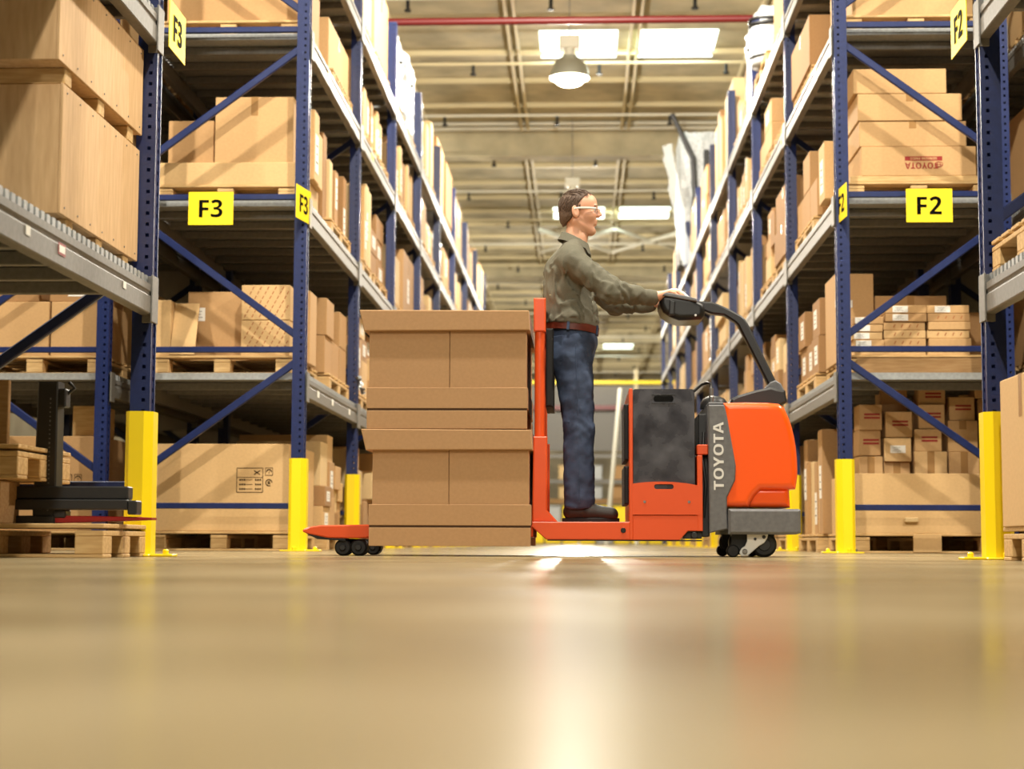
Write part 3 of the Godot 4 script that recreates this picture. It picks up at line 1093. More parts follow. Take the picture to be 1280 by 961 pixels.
	bx(st, Vector3(1.99, deck_y(1) + 0.002, -12.395), Vector3(2.98, deck_y(1) + 0.115, -12.375), 0.003)
	var plank := obj("plank", st, M.wood_brown, self)
	tag(plank, "long wooden plank before the pallet below the F2 sign", "plank")
	# F2, second shelf
	pallet(2.46, deck_y(2), -13.0, "wooden pallet on the second shelf at the F2 end frame", "", true)
	y = deck_y(2) + 0.1415
	t = carton(2.05, 2.88, y + 0.045, y + 0.262, zn, -13.2, 0, "bottom carton above the F2 sign with upside down red print", "", {"name": "wide_carton", "parts": 1})
	var tx := text("red_lettering", "TOYOTA", 0.045, 0.001, M.red_ink, t, Transform3D(Basis(Vector3.BACK, PI), Vector3(0.0, 0.075, 0.3912)))
	tx.position.x += tx.mesh.get_aabb().get_center().x + 0.02
	tx.position.y += tx.mesh.get_aabb().get_center().y
	st = S()
	box(st, Vector3(0.035, 0.128, 0.3906), Vector3(0.27, 0.032, 0.0012))
	obj("red_bar", st, M.red_ink, t)
	var gp := text("bar_lettering", "GENUINE PARTS", 0.018, 0.001, M.card2, t, Transform3D(Basis(Vector3.BACK, PI), Vector3(0.035, 0.128, 0.3916)))
	gp.position += Vector3(gp.mesh.get_aabb().get_center().x, gp.mesh.get_aabb().get_center().y, 0)
	st = S()
	for el in [[0.028, 0.02, 0.0], [0.011, 0.019, 0.0], [0.021, 0.009, -0.008]]:
		for i in 16:
			var a := TAU * i / 16.0
			var b := TAU * (i + 1) / 16.0
			bar(st, Vector3(0.145 + cos(a) * el[0], 0.083 + el[2] + sin(a) * el[1], 0.3906), Vector3(0.145 + cos(b) * el[0], 0.083 + el[2] + sin(b) * el[1], 0.3906), 0.004, 0.001)
	obj("emblem", st, M.red_ink, t)
	carton(2.04, 2.815, y + 0.264, y + 0.452, zn - 0.01, -13.15, 0, "second carton from below in the stack above the F2 sign", "", {"name": "wide_carton", "tape": "z"})
	carton(2.03, 2.785, y + 0.454, y + 0.654, zn, -13.15, 0, "third carton from below in the stack above the F2 sign", "", {"name": "wide_carton", "tape": "z"})
	carton(2.0, 2.675, y + 0.656, y + 0.84, zn, -13.1, 0, "top carton of the stack above the F2 sign", "", {"name": "wide_carton"})
	st = S()
	bx(st, Vector3(1.97, y + 0.001, zn + 0.01), Vector3(2.98, y + 0.043, -13.55), 0.003)
	var bd := obj("base_board", st, M.wood, self)
	tag(bd, "pale board under the carton stack above the F2 sign", "board")
	carton(1.9, 2.3, y + 0.044, y + 0.5, -13.24, -13.55, 2, "upright carton with white label beside the stack above the F2 sign", "", {"name": "tall_carton", "tag": ["x-", 0.0, 0.2, 0.16, 0.26]})
	# F2, third shelf
	pallet(2.46, deck_y(3), -13.0, "wooden pallet on the third shelf at the F2 end frame", "", true)
	y = deck_y(3) + 0.1415
	carton(2.0, 2.88, y, y + 0.5, zn, -13.5, 0, "large carton on the third shelf at the F2 end frame", "", {"name": "large_carton"})
	# rack standing back to back with F3: a few goods seen through the near rack
	var xb := FACE_L - FRAME - 0.2
	pallet(xb - 0.61, 0, -13.0, "wooden pallet on the floor of the rack behind F3", "", true)
	t = carton(xb - 0.9, xb - 0.12, 0.1415, 0.83, zn, -13.3, 1, "carton with handling marks on the floor of the rack behind F3", "", {"name": "large_carton", "parts": 1})
	shipping_marks(t, 0.1, 0.32, 0.442)
	carton(xb - 0.35, xb - 0.14, 0.835, 1.06, zn - 0.1, -12.9, 4, "pale wooden-coloured box on the marked carton behind F3", "", {"mat": M.wood, "name": "wooden_box", "category": "box"})
	pallet(xb - 0.61, deck_y(1), -13.0, "wooden pallet on the first shelf of the rack behind F3", "", true)
	y = deck_y(1) + 0.1415
	carton(xb - 0.5, xb - 0.11, y, y + 0.4, zn, -13.1, 0, "square carton next to the upright on the shelf behind F3", "", {"name": "carton"})
	carton(xb - 0.92, xb - 0.515, y, y + 0.4, zn, -13.1, 0, "square carton farther in on the shelf behind F3", "", {"name": "carton"})
	carton(xb - 0.52, xb - 0.12, y + 0.402, y + 0.55, zn - 0.02, -13.0, 3, "low dark carton with white label on the shelf behind F3", "", {"tag": ["z", 0.0, 0.07, 0.13, 0.06]})
	carton(xb - 0.9, xb - 0.6, y + 0.402, y + 0.55, zn - 0.02, -13.0, 3, "low dark taped carton on the shelf behind F3", "", {"tape": "z"})
	# goods in the two back-to-back racks, seen through gaps between the nearer goods
	for s in [1.0, -1.0]:
		var x_in: float = (FACE_L - FRAME - 0.2) if s > 0 else (FACE_R + FRAME + 0.2)
		var rk := "F3" if s > 0 else "F2"
		for bay in 3:
			for level in 4:
				for slot in 2:
					if s > 0 and bay == 0 and slot == 0 and level < 2:
						continue
					var z0 := -12.42 - BAY * bay - slot * 1.38
					var y0 := deck_y(level)
					var ww := "%s behind the %s rack, %s bay" % [LEVEL_WORD[level], rk, BAY_WORD[bay]]
					pallet(x_in - s * 0.61, y0, z0 - 0.6, "wooden pallet on the " + ww, "pallets behind the racks", false)
					var e := [x_in - s * 1.1, x_in - s * 0.1]
					carton(minf(e[0], e[1]), maxf(e[0], e[1]), y0 + 0.142, y0 + rng.randf_range(0.65, 0.85), z0, z0 - 1.2, rng.randi() % 4, "large carton on the " + ww, "cartons behind the racks", {"name": "large_carton"})

# ---------------------------------------------------------------- pallet truck and its load
func V2(a: Array) -> PackedVector2Array:
	var p := PackedVector2Array()
	for q in a:
		p.append(Vector2(q[0], q[1]))
	return p

# polygon body with rounded rims on both faces, smooth shaded round its outline
func pillow(st: SurfaceTool, poly: PackedVector2Array, z0: float, z1: float, r: float, rings := 5, crown := 0.0) -> void:
	if Geometry2D.is_polygon_clockwise(poly):
		poly = poly.duplicate()
		poly.reverse()
	var n := poly.size()
	var nor := []
	var inset := []
	for i in n:
		var e0 := (poly[i] - poly[(i + n - 1) % n]).normalized()
		var e1 := (poly[(i + 1) % n] - poly[i]).normalized()
		var m := (Vector2(e0.y, -e0.x) + Vector2(e1.y, -e1.x)).normalized()
		nor.append(m)
		inset.append(m * minf(1.0 / maxf(m.dot(Vector2(e1.y, -e1.x)), 0.3), 1.8))
	var zc := (z0 + z1) * 0.5
	var hz := absf(z1 - z0) * 0.5
	var layers := []
	for s in [-1.0, 1.0]:
		for k in rings + 1:
			var a := PI * 0.5 * (k / float(rings) if s > 0 else 1.0 - k / float(rings))
			# a = 0: full outline, a = PI/2: on the face
			layers.append([r * (1.0 - cos(a)), zc + s * (hz - r + r * sin(a)), a * s])
	for L in range(layers.size() - 1):
		var A: Array = layers[L]
		var B: Array = layers[L + 1]
		for i in n:
			var j := (i + 1) % n
			var q := []
			var m := []
			for c in [[i, A], [j, A], [j, B], [i, B]]:
				var o: Vector2 = poly[c[0]] - inset[c[0]] * c[1][0]
				q.append(Vector3(o.x, o.y, c[1][1]))
				var e := (poly[j] - poly[i]).normalized()
				var fl := Vector2(e.y, -e.x)
				var nn: Vector2 = nor[c[0]]
				if nn.dot(fl) < 0.87:
					nn = fl
				m.append(Vector3(nn.x * cos(c[1][2]), nn.y * cos(c[1][2]), sin(c[1][2])).normalized())
			stri(st, [q[0], q[1], q[2]], [m[0], m[1], m[2]])
			stri(st, [q[0], q[2], q[3]], [m[0], m[2], m[3]])
	for s in [[0, -1.0], [layers.size() - 1, 1.0]]:
		var inner := PackedVector2Array()
		for i in n:
			inner.append(poly[i] - inset[i] * layers[s[0]][0])
		var t := Geometry2D.triangulate_polygon(inner)
		if t.is_empty():
			inner = Geometry2D.offset_polygon(poly, -r, Geometry2D.JOIN_MITER)[0]
			t = Geometry2D.triangulate_polygon(inner)
		for k in range(0, t.size(), 3):
			var zz: float = layers[s[0]][1]
			tri(st, Vector3(inner[t[k]].x, inner[t[k]].y, zz), Vector3(inner[t[k + 1]].x, inner[t[k + 1]].y, zz), Vector3(inner[t[k + 2]].x, inner[t[k + 2]].y, zz), Vector3(0, 0, s[1]))

func smooth_poly(a: Array, times := 2) -> PackedVector2Array:
	var p := V2(a)
	for t in times:
		var q := PackedVector2Array()
		for i in p.size():
			var u := p[i]
			var v := p[(i + 1) % p.size()]
			q.append(u.lerp(v, 0.25))
			q.append(u.lerp(v, 0.75))
		p = q
	return p

# upright plate with a round-ended slot cut right through it
func slot_plate(st: SurfaceTool, x0: float, x1: float, y0: float, top: Array, sx0: float, sx1: float, sy: float, sh: float, z0: float, z1: float) -> void:
	var lower := [[x0, y0], [x1, y0], [x1, sy]]
	var upper := [[x0, sy]]
	var r := sh * 0.5
	for i in 7:
		var a := -PI * 0.5 * i / 6.0
		lower.append([sx1 - r + cos(a) * r, sy + sin(a) * r])
	for i in 7:
		var a := -PI * 0.5 - PI * 0.5 * i / 6.0
		lower.append([sx0 + r + cos(a) * r, sy + sin(a) * r])
	lower.append([x0, sy])
	for i in 7:
		var a := PI - PI * 0.5 * i / 6.0
		upper.append([sx0 + r + cos(a) * r, sy + sin(a) * r])
	for i in 7:
		var a := PI * 0.5 - PI * 0.5 * i / 6.0
		upper.append([sx1 - r + cos(a) * r, sy + sin(a) * r])
	upper.append([x1, sy])
	upper.append_array(top)      # from right to left
	prism(st, V2(lower), z0, z1)
	prism(st, V2(upper), z0, z1)

func disc(st: SurfaceTool, x: float, y: float, z: float, r: float, t: float, seg := 24) -> void:
	var c := minf(t * 0.25, r * 0.2)
	lathe(st, [Vector2(0, -t * 0.5), Vector2(r - c, -t * 0.5), Vector2(r, -t * 0.5 + c), Vector2(r, t * 0.5 - c), Vector2(r - c, t * 0.5), Vector2(0, t * 0.5)], seg, Transform3D(Basis(Vector3.RIGHT, PI * 0.5), Vector3(x, y, z)))

func make_truck() -> void:
	var t := thing("pallet_truck", "orange and grey ride-on pallet truck with a black battery panel and tiller", "pallet truck", Vector3(0, 0, -8.9))
	var st := S()
	var o: MeshInstance3D
	for s in [1.0, -1.0]:
		st = S()
		prism(st, V2([[-1.376, 0.124], [-1.366, 0.134], [-1.34, 0.143], [-1.285, 0.151], [-1.0, 0.156], [-0.23, 0.156], [-0.23, 0.095], [-1.0, 0.095], [-1.10, 0.086], [-1.244, 0.088], [-1.344, 0.107], [-1.37, 0.116]]), s * 0.2, s * 0.385, Transform3D(), 0.006)
		o = obj("fork", st, M.orange, t)
		st = S()
		prism(st, V2([[-1.36, 0.112], [-1.244, 0.087], [-1.16, 0.084], [-1.16, 0.074], [-1.30, 0.082]]), s * 0.205, s * 0.38)
		obj("toe_skid", st, M.truck_black, o)
		for x in [-1.176, -1.098]:
			st = S()
			disc(st, x, 0.042, s * 0.3, 0.042, 0.12)
			obj("load_roller", st, M.tyre, o)
			st = S()
			disc(st, x, 0.042, s * 0.3, 0.016, 0.15, 12)
			obj("roller_axle", st, M.truck_dark, o)
		st = S()
		prism(st, V2([[-1.2, 0.085], [-1.075, 0.085], [-1.09, 0.05], [-1.18, 0.05]]), s * 0.22, s * 0.235)
		obj("roller_bracket", st, M.truck_dark, o)
		# backrest post with its sleeve and gusset
		st = S()
		tube(st, [Vector3(-0.2, 0.56, s * 0.33), Vector3(-0.2, 1.2, s * 0.33)], 0.026, 14)
		o = obj("backrest_post", st, M.orange, t)
		st = S()
		prism(st, V2([[-0.23, 1.12], [-0.17, 1.12], [-0.17, 1.289], [-0.23, 1.289]]), s * 0.30, s * 0.365, Transform3D(), 0.006)
		obj("post_cap", st, M.orange, o)
		st = S()
		prism(st, V2([[-0.23, 0.594], [-0.161, 0.594], [-0.161, 0.228], [-0.109, 0.171], [-0.235, 0.171]]), s * 0.295, s * 0.37, Transform3D(), 0.006)
		obj("post_sleeve", st, M.orange, o)
	st = S()
	bx(st, Vector3(-0.222, 0.2, -0.3), Vector3(-0.205, 1.1, 0.3), 0.003)
	bx(st, Vector3(-0.228, 1.2, -0.3), Vector3(-0.172, 1.26, 0.3), 0.005)
	obj("backrest_plate", st, M.orange, t)
	st = S()
	pillow(st, V2([[-0.172, 0.752], [-0.133, 0.752], [-0.133, 1.152], [-0.172, 1.152]]), -0.24, 0.24, 0.012)
	obj("back_pad", st, M.black_rubber, t)
	# platform
	st = S()
	prism(st, V2([[-0.235, 0.171], [0.257, 0.172], [0.257, 0.084], [-0.165, 0.084], [-0.235, 0.145]]), -0.4, 0.4, Transform3D(), 0.004)
	o = obj("platform", st, M.orange, t)
	st = S()
	disc(st, 0.214, 0.130, 0.402, 0.013, 0.008, 16)
	obj("plug", st, M.truck_black, o)
	st = S()
	bx(st, Vector3(-0.16, 0.078, -0.39), Vector3(0.6, 0.084, 0.39))
	obj("under_plate", st, M.truck_dark, o)
	# battery compartment
	st = S()
	prism(st, V2([[0.26, 0.084], [0.49, 0.084], [0.531, 0.128], [0.604, 0.128], [0.604, 0.204], [0.26, 0.204]]), -0.4, 0.4, Transform3D(), 0.003)
	o = obj("battery_base", st, M.orange, t)
	st = S()
	disc(st, 0.563, 0.107, 0.385, 0.017, 0.03, 12)
	bx(st, Vector3(0.51, 0.09, 0.3), Vector3(0.6, 0.125, 0.37))
	obj("recess_bolt", st, M.truck_dark, o)
	st = S()
	bx(st, Vector3(0.27, 0.2, -0.385), Vector3(0.572, 0.815, 0.32))
	obj("battery_box", st, M.truck_black, t)
	st = S()
	var arc := []
	for i in 13:
		var x := 0.602 - 0.342 * i / 12.0
		arc.append([x, 0.348 + 0.022 * (1.0 - pow((x - 0.40) / 0.2, 2.0))])
	slot_plate(st, 0.26, 0.602, 0.207, arc, 0.366, 0.462, 0.345, 0.024, 0.388, 0.404)
	o = obj("lower_panel", st, M.orange, t)
	for x in [0.319, 0.537]:
		st = S()
		disc(st, x, 0.270, 0.405, 0.007, 0.006, 10)
		obj("screw", st, M.steel, o)
	st = S()
	var top := [[0.562, 0.822], [0.556, 0.828], [0.272, 0.828], [0.264, 0.822]]
	slot_plate(st, 0.264, 0.566, 0.30, top, 0.365, 0.464, 0.779, 0.034, 0.372, 0.394)
	o = obj("side_panel", st, M.battery_panel, t)
	o.set_meta("label", "scuffed black battery side panel with hand slot")
	st = S()
	for rr in [0]:
		bx(st, Vector3(0.355, 0.757, 0.394), Vector3(0.474, 0.760, 0.398), 0.001)
		bx(st, Vector3(0.355, 0.798, 0.394), Vector3(0.474, 0.801, 0.398), 0.001)
	obj("slot_rim", st, M.truck_black, o)
	st = S()
	bx(st, Vector3(0.244, 0.084, -0.4), Vector3(0.262, 0.83, 0.405), 0.003)
	bx(st, Vector3(0.578, 0.128, -0.4), Vector3(0.604, 0.50, 0.402), 0.003)
	bx(st, Vector3(0.58, 0.505, 0.2), Vector3(0.635, 0.555, 0.36), 0.004)
	obj("compartment_frame", st, M.orange, t)
	for y in [[0.48, 0.76], [0.26, 0.45]]:
		st = S()
		pillow(st, V2([[0.222, y[0]], [0.246, y[0]], [0.246, y[1]], [0.222, y[1]]]), -0.22, 0.3, 0.01)
		obj("knee_pad", st, M.black_rubber, t)
	st = S()
	bx(st, Vector3(0.585, 0.1, -0.3), Vector3(0.645, 0.50, 0.3), 0.004)
	bx(st, Vector3(0.60, 0.5, -0.3), Vector3(0.645, 0.72, 0.18), 0.004)
	for k in 4:
		tube(st, [Vector3(0.615, 0.2, 0.31 - k * 0.02), Vector3(0.625, 0.36, 0.33 - k * 0.02), Vector3(0.612, 0.48, 0.31), Vector3(0.62, 0.62, 0.28)], 0.009, 6)
	obj("hydraulic_block", st, M.truck_dark, t)
	# power unit
	st = S()
	prism(st, V2([[0.635, 0.750], [0.714, 0.750], [0.726, 0.697], [0.768, 0.449], [0.764, 0.378], [0.724, 0.295], [0.723, 0.237], [0.727, 0.138], [0.637, 0.118]]), -0.40, 0.40, Transform3D(), 0.006)
	o = obj("side_housing", st, M.truck_grey, t)
	st = S()
	bx(st, Vector3(0.636, 0.751, -0.35), Vector3(0.712, 0.764, 0.38), 0.004)
	obj("housing_cap", st, M.truck_grey, o)
	var tm := text("lettering", "TOYOTA", 0.05, 0.003, M.letter_white, o, Transform3D(Basis(Vector3.BACK, PI * 0.5), Vector3(0.683, 0.497, 0.401)))
	var ab := tm.mesh.get_aabb()
	tm.transform = Transform3D(Basis(Vector3.BACK, PI * 0.5) * Basis.from_scale(Vector3(0.335 / ab.size.x, 0.05 / ab.size.y, 1)), Vector3(0.683, 0.497, 0.401)) * Transform3D(Basis(), -Vector3(ab.get_center().x, ab.get_center().y, 0))
	var main := [[0.708, 0.762], [0.82, 0.765], [0.928, 0.763], [0.985, 0.758], [1.012, 0.738], [1.036, 0.685], [1.050, 0.64], [1.061, 0.59], [1.069, 0.54], [1.073, 0.49], [1.075, 0.44], [1.074, 0.398], [1.064, 0.335], [0.892, 0.332], [0.862, 0.301], [0.832, 0.245], [0.70, 0.245], [0.70, 0.5]]
	st = S()
	pillow(st, V2(main), -0.385, 0.385, 0.035, 6)
	o = obj("motor_cover", st, M.orange_cover, t)
	o.set_meta("label", "glossy orange moulded motor cover")
	st = S()
	pillow(st, V2([[0.80, 0.245], [0.83, 0.32], [0.88, 0.345], [1.035, 0.345], [1.040, 0.245]]), -0.35, 0.35, 0.03)
	obj("lower_moulding", st, M.orange_cover, o)
	st = S()
	prism(st, V2([[0.728, 0.113], [1.06, 0.113], [1.081, 0.12], [1.081, 0.232], [1.07, 0.237], [0.728, 0.237]]), -0.42, 0.42, Transform3D(), 0.012)
	obj("bumper", st, M.truck_grey, t)
	# drive wheel and casters
	for s in [1.0, -1.0]:
		st = S()
		disc(st, 0.909, 0.0625, s * 0.3, 0.0625, 0.09, 36)
		o = obj("drive_wheel", st, M.tyre, t)
		st = S()
		disc(st, 0.909, 0.0625, s * 0.3, 0.035, 0.1, 20)
		obj("hub", st, M.truck_dark, o)
		st = S()
		disc(st, 0.795, 0.07, s * 0.29, 0.058, 0.07, 28)
		bx(st, Vector3(0.75, 0.08, s * 0.25), Vector3(0.96, 0.115, s * 0.33))
		obj("wheel_guard", st, M.truck_black, t)
		st = S()
		disc(st, 0.757, 0.031, s * 0.31, 0.031, 0.06, 24)
		o = obj("caster_wheel", st, M.tyre, t)
		st = S()
		prism(st, V2([[0.823, 0.114], [0.926, 0.115], [0.921, 0.093], [0.906, 0.071], [0.881, 0.056], [0.827, 0.009], [0.795, 0.005], [0.784, 0.022], [0.795, 0.044], [0.813, 0.056], [0.823, 0.080]]), s * 0.355, s * 0.368, Transform3D(), 0.003)
		o = obj("caster_bracket", st, M.white_metal, t)
		st = S()
		disc(st, 0.811, 0.029, s * 0.369, 0.013, 0.014, 16)
		obj("pivot_bolt", st, M.steel, o)
		st = S()
		disc(st, 0.862, 0.090, s * 0.369, 0.007, 0.01, 10)
		disc(st, 0.905, 0.1, s * 0.369, 0.009, 0.01, 10)
		obj("screw", st, M.truck_dark, o)
	# tiller
	st = S()
	prism(st, V2([[0.755, 0.755], [0.771, 0.800], [0.801, 0.816], [0.893, 0.843], [0.970, 0.860], [1.001, 0.850], [1.043, 0.843], [1.052, 0.782], [1.0, 0.755]]), -0.16, 0.16, Transform3D(), 0.012)
	obj("tiller_base", st, M.truck_dark, t)
	st = S()
	prism(st, V2([[0.955, 0.866], [0.978, 0.893], [1.005, 0.903], [1.032, 0.885], [1.053, 0.843], [1.055, 0.789], [1.023, 0.781], [0.962, 0.789]]), 0.03, 0.07, Transform3D(), 0.006)
	prism(st, V2([[0.955, 0.866], [0.978, 0.893], [1.005, 0.903], [1.032, 0.885], [1.053, 0.843], [1.055, 0.789], [1.023, 0.781], [0.962, 0.789]]), -0.07, -0.03, Transform3D(), 0.006)
	o = obj("tiller_clevis", st, M.truck_grey, t)
	for p in [[1.026, 0.826, 0.016], [0.975, 0.83, 0.009]]:
		st = S()
		disc(st, p[0], p[1], 0.074, p[2], 0.012, 16)
		obj("pivot_bolt", st, M.steel if p[2] > 0.01 else M.truck_black, o)
	st = S()
	prism(st, V2([[0.560, 1.322], [0.685, 1.314], [0.72, 1.302], [0.77, 1.278], [0.835, 1.243], [0.852, 1.228], [0.870, 1.200], [0.94, 1.052], [1.015, 0.894], [0.972, 0.882], [0.89, 1.048], [0.818, 1.193], [0.80, 1.21], [0.747, 1.244], [0.685, 1.251], [0.646, 1.266], [0.560, 1.29]]), -0.032, 0.032, Transform3D(), 0.009)
	o = obj("tiller_arm", st, M.truck_dark, t)
	st = S()
	pillow(st, V2([[0.423, 1.340], [0.477, 1.338], [0.550, 1.326], [0.577, 1.319], [0.635, 1.290], [0.642, 1.262], [0.640, 1.230], [0.621, 1.209], [0.561, 1.206], [0.507, 1.205], [0.461, 1.223], [0.426, 1.246], [0.410, 1.282], [0.408, 1.305], [0.416, 1.33]]), -0.14, 0.14, 0.03)
	o = obj("control_head", st, M.truck_black, t)
	st = S()
	pillow(st, V2([[0.415, 1.338], [0.444, 1.348], [0.548, 1.328], [0.600, 1.315], [0.600, 1.298], [0.544, 1.308], [0.436, 1.328], [0.415, 1.326]]), -0.15, 0.15, 0.006, 3)
	obj("top_plate", st, M.truck_grey, o)
	st = S()
	tube(st, [Vector3(0.455, 1.345, 0.02), Vector3(0.475, 1.372, 0.02), Vector3(0.50, 1.373, 0.02), Vector3(0.535, 1.358, 0.02), Vector3(0.57, 1.328, 0.02)], [0.012, 0.014, 0.014, 0.012, 0.01], 10)
	tube(st, [Vector3(0.455, 1.345, -0.06), Vector3(0.475, 1.372, -0.06), Vector3(0.50, 1.373, -0.06), Vector3(0.535, 1.358, -0.06), Vector3(0.57, 1.328, -0.06)], [0.012, 0.014, 0.014, 0.012, 0.01], 10)
	obj("grip_guard", st, M.white_metal, o)
	st = S()
	disc(st, 0.592, 1.229, 0.142, 0.006, 0.008, 12)
	obj("pilot_screw", st, M.white_metal, o)
	st = S()
	pillow(st, V2([[0.455, 1.23], [0.485, 1.23], [0.49, 1.30], [0.46, 1.31]]), 0.12, 0.155, 0.008)
	obj("trigger", st, M.truck_dark, o)
	# cable, connector and steering dome on top of the housing
	st = S()
	tube(st, [Vector3(0.56, 0.825, 0.2), Vector3(0.585, 0.840, 0.2), Vector3(0.618, 0.868, 0.2), Vector3(0.645, 0.876, 0.22), Vector3(0.660, 0.866, 0.25), Vector3(0.660, 0.842, 0.27)], 0.007, 8)
	obj("power_cable", st, M.truck_black, t)
	st = S()
	lathe(st, [Vector2(0.012, 0.755), Vector2(0.013, 0.80), Vector2(0.011, 0.803), Vector2(0.012, 0.842), Vector2(0, 0.845)], 14, at(0.659, 0, 0.28))
	obj("connector", st, M.steel, t)
	st = S()
	lathe(st, [Vector2(0.072, 0.755), Vector2(0.070, 0.785), Vector2(0.055, 0.808), Vector2(0.03, 0.82), Vector2(0, 0.823)], 24, at(0.69, 0, 0.05), true)
	obj("steering_dome", st, M.truck_dark, t)

func jag(x0: float, x1: float, y0: float, y1: float) -> PackedVector2Array:
	var p := PackedVector2Array()
	var n := 46
	for i in n + 1:
		p.append(Vector2(lerpf(x0, x1, i / float(n)), y0 + rng.randf_range(-0.002, 0.002)))
	for i in n + 1:
		p.append(Vector2(lerpf(x1, x0, i / float(n)), y1 + rng.randf_range(-0.003, 0.003)))
	return p

func make_load() -> void:
	var zc := -8.91
	var zn := 0.485
	var zf := -0.485
	for k in 2:
		var up := k == 1
		var lab := "large lidded carton on the truck's forks, under another" if not up else "large lidded carton stacked on the lower carton of the truck"
		var t := thing("lidded_carton", lab, "carton", Vector3(0, 0.0, zc))
		var yb := 0.624 if up else 0.05        # lowest edge of the tray
		var x0 := -1.050 if up else -1.034
		var x1 := -0.256 if up else -0.237
		var bx0 := -1.040 if up else -1.018
		var bx1 := -0.262 if up else -0.248
		var yt := 1.107 if up else 0.518       # under the lid
		var st := S()
		# sleeve: two boards meeting at an upright joint
		var low := maxf(yb + 0.004, 0.16)
		bx(st, Vector3(bx0, low, zf), Vector3(-0.6425, yt + 0.004, zn), 0.003)
		bx(st, Vector3(-0.6405, low, zf), Vector3(bx1, yt + 0.004, zn), 0.003)
		obj("sleeve", st, M.card_load, t)
		st = S()
		var e := 0.012
		var ft := yb + 0.203
		# upper band of the tray
		for z in [[zn, zn + e], [zf - e, zf]]:
			bx(st, Vector3(x0, yb + 0.101, z[0]), Vector3(x1, ft, z[1]), 0.002)
		bx(st, Vector3(x0, maxf(yb + 0.101, 0.16), zf), Vector3(bx0, ft, zn), 0.002)
		bx(st, Vector3(bx1, maxf(yb + 0.101, 0.16), zf), Vector3(x1, ft, zn), 0.002)
		var o := obj("tray_band", st, M.card_load, t)
		st = S()
		prism(st, jag(x0 + 0.003, x1 - 0.003, yb + 0.088, yb + 0.104), zn, zn + e - 0.002)
		obj("torn_edge", st, M.card_edge, o)
		for z in [[zn, zn + e], [zf - e, zf]]:
			st = S()
			bx(st, Vector3(x0 + 0.002, yb, z[0]), Vector3(x1 - 0.002, yb + 0.09, z[1]), 0.002)
			obj("tray_skirt", st, M.card_load, t)
		# lid, slightly flared
		st = S()
		var lx0 := -1.088 if up else -1.074
		var lx1 := -0.250 if up else -0.236
		prism(st, V2([[lx0, yt + 0.104], [lx1, yt + 0.1], [lx1 + 0.006, yt + 0.003], [lx0 + 0.025, yt]]), zf - 0.03, zn + 0.03, Transform3D(), 0.004)
		obj("lid", st, M.card_load, t)

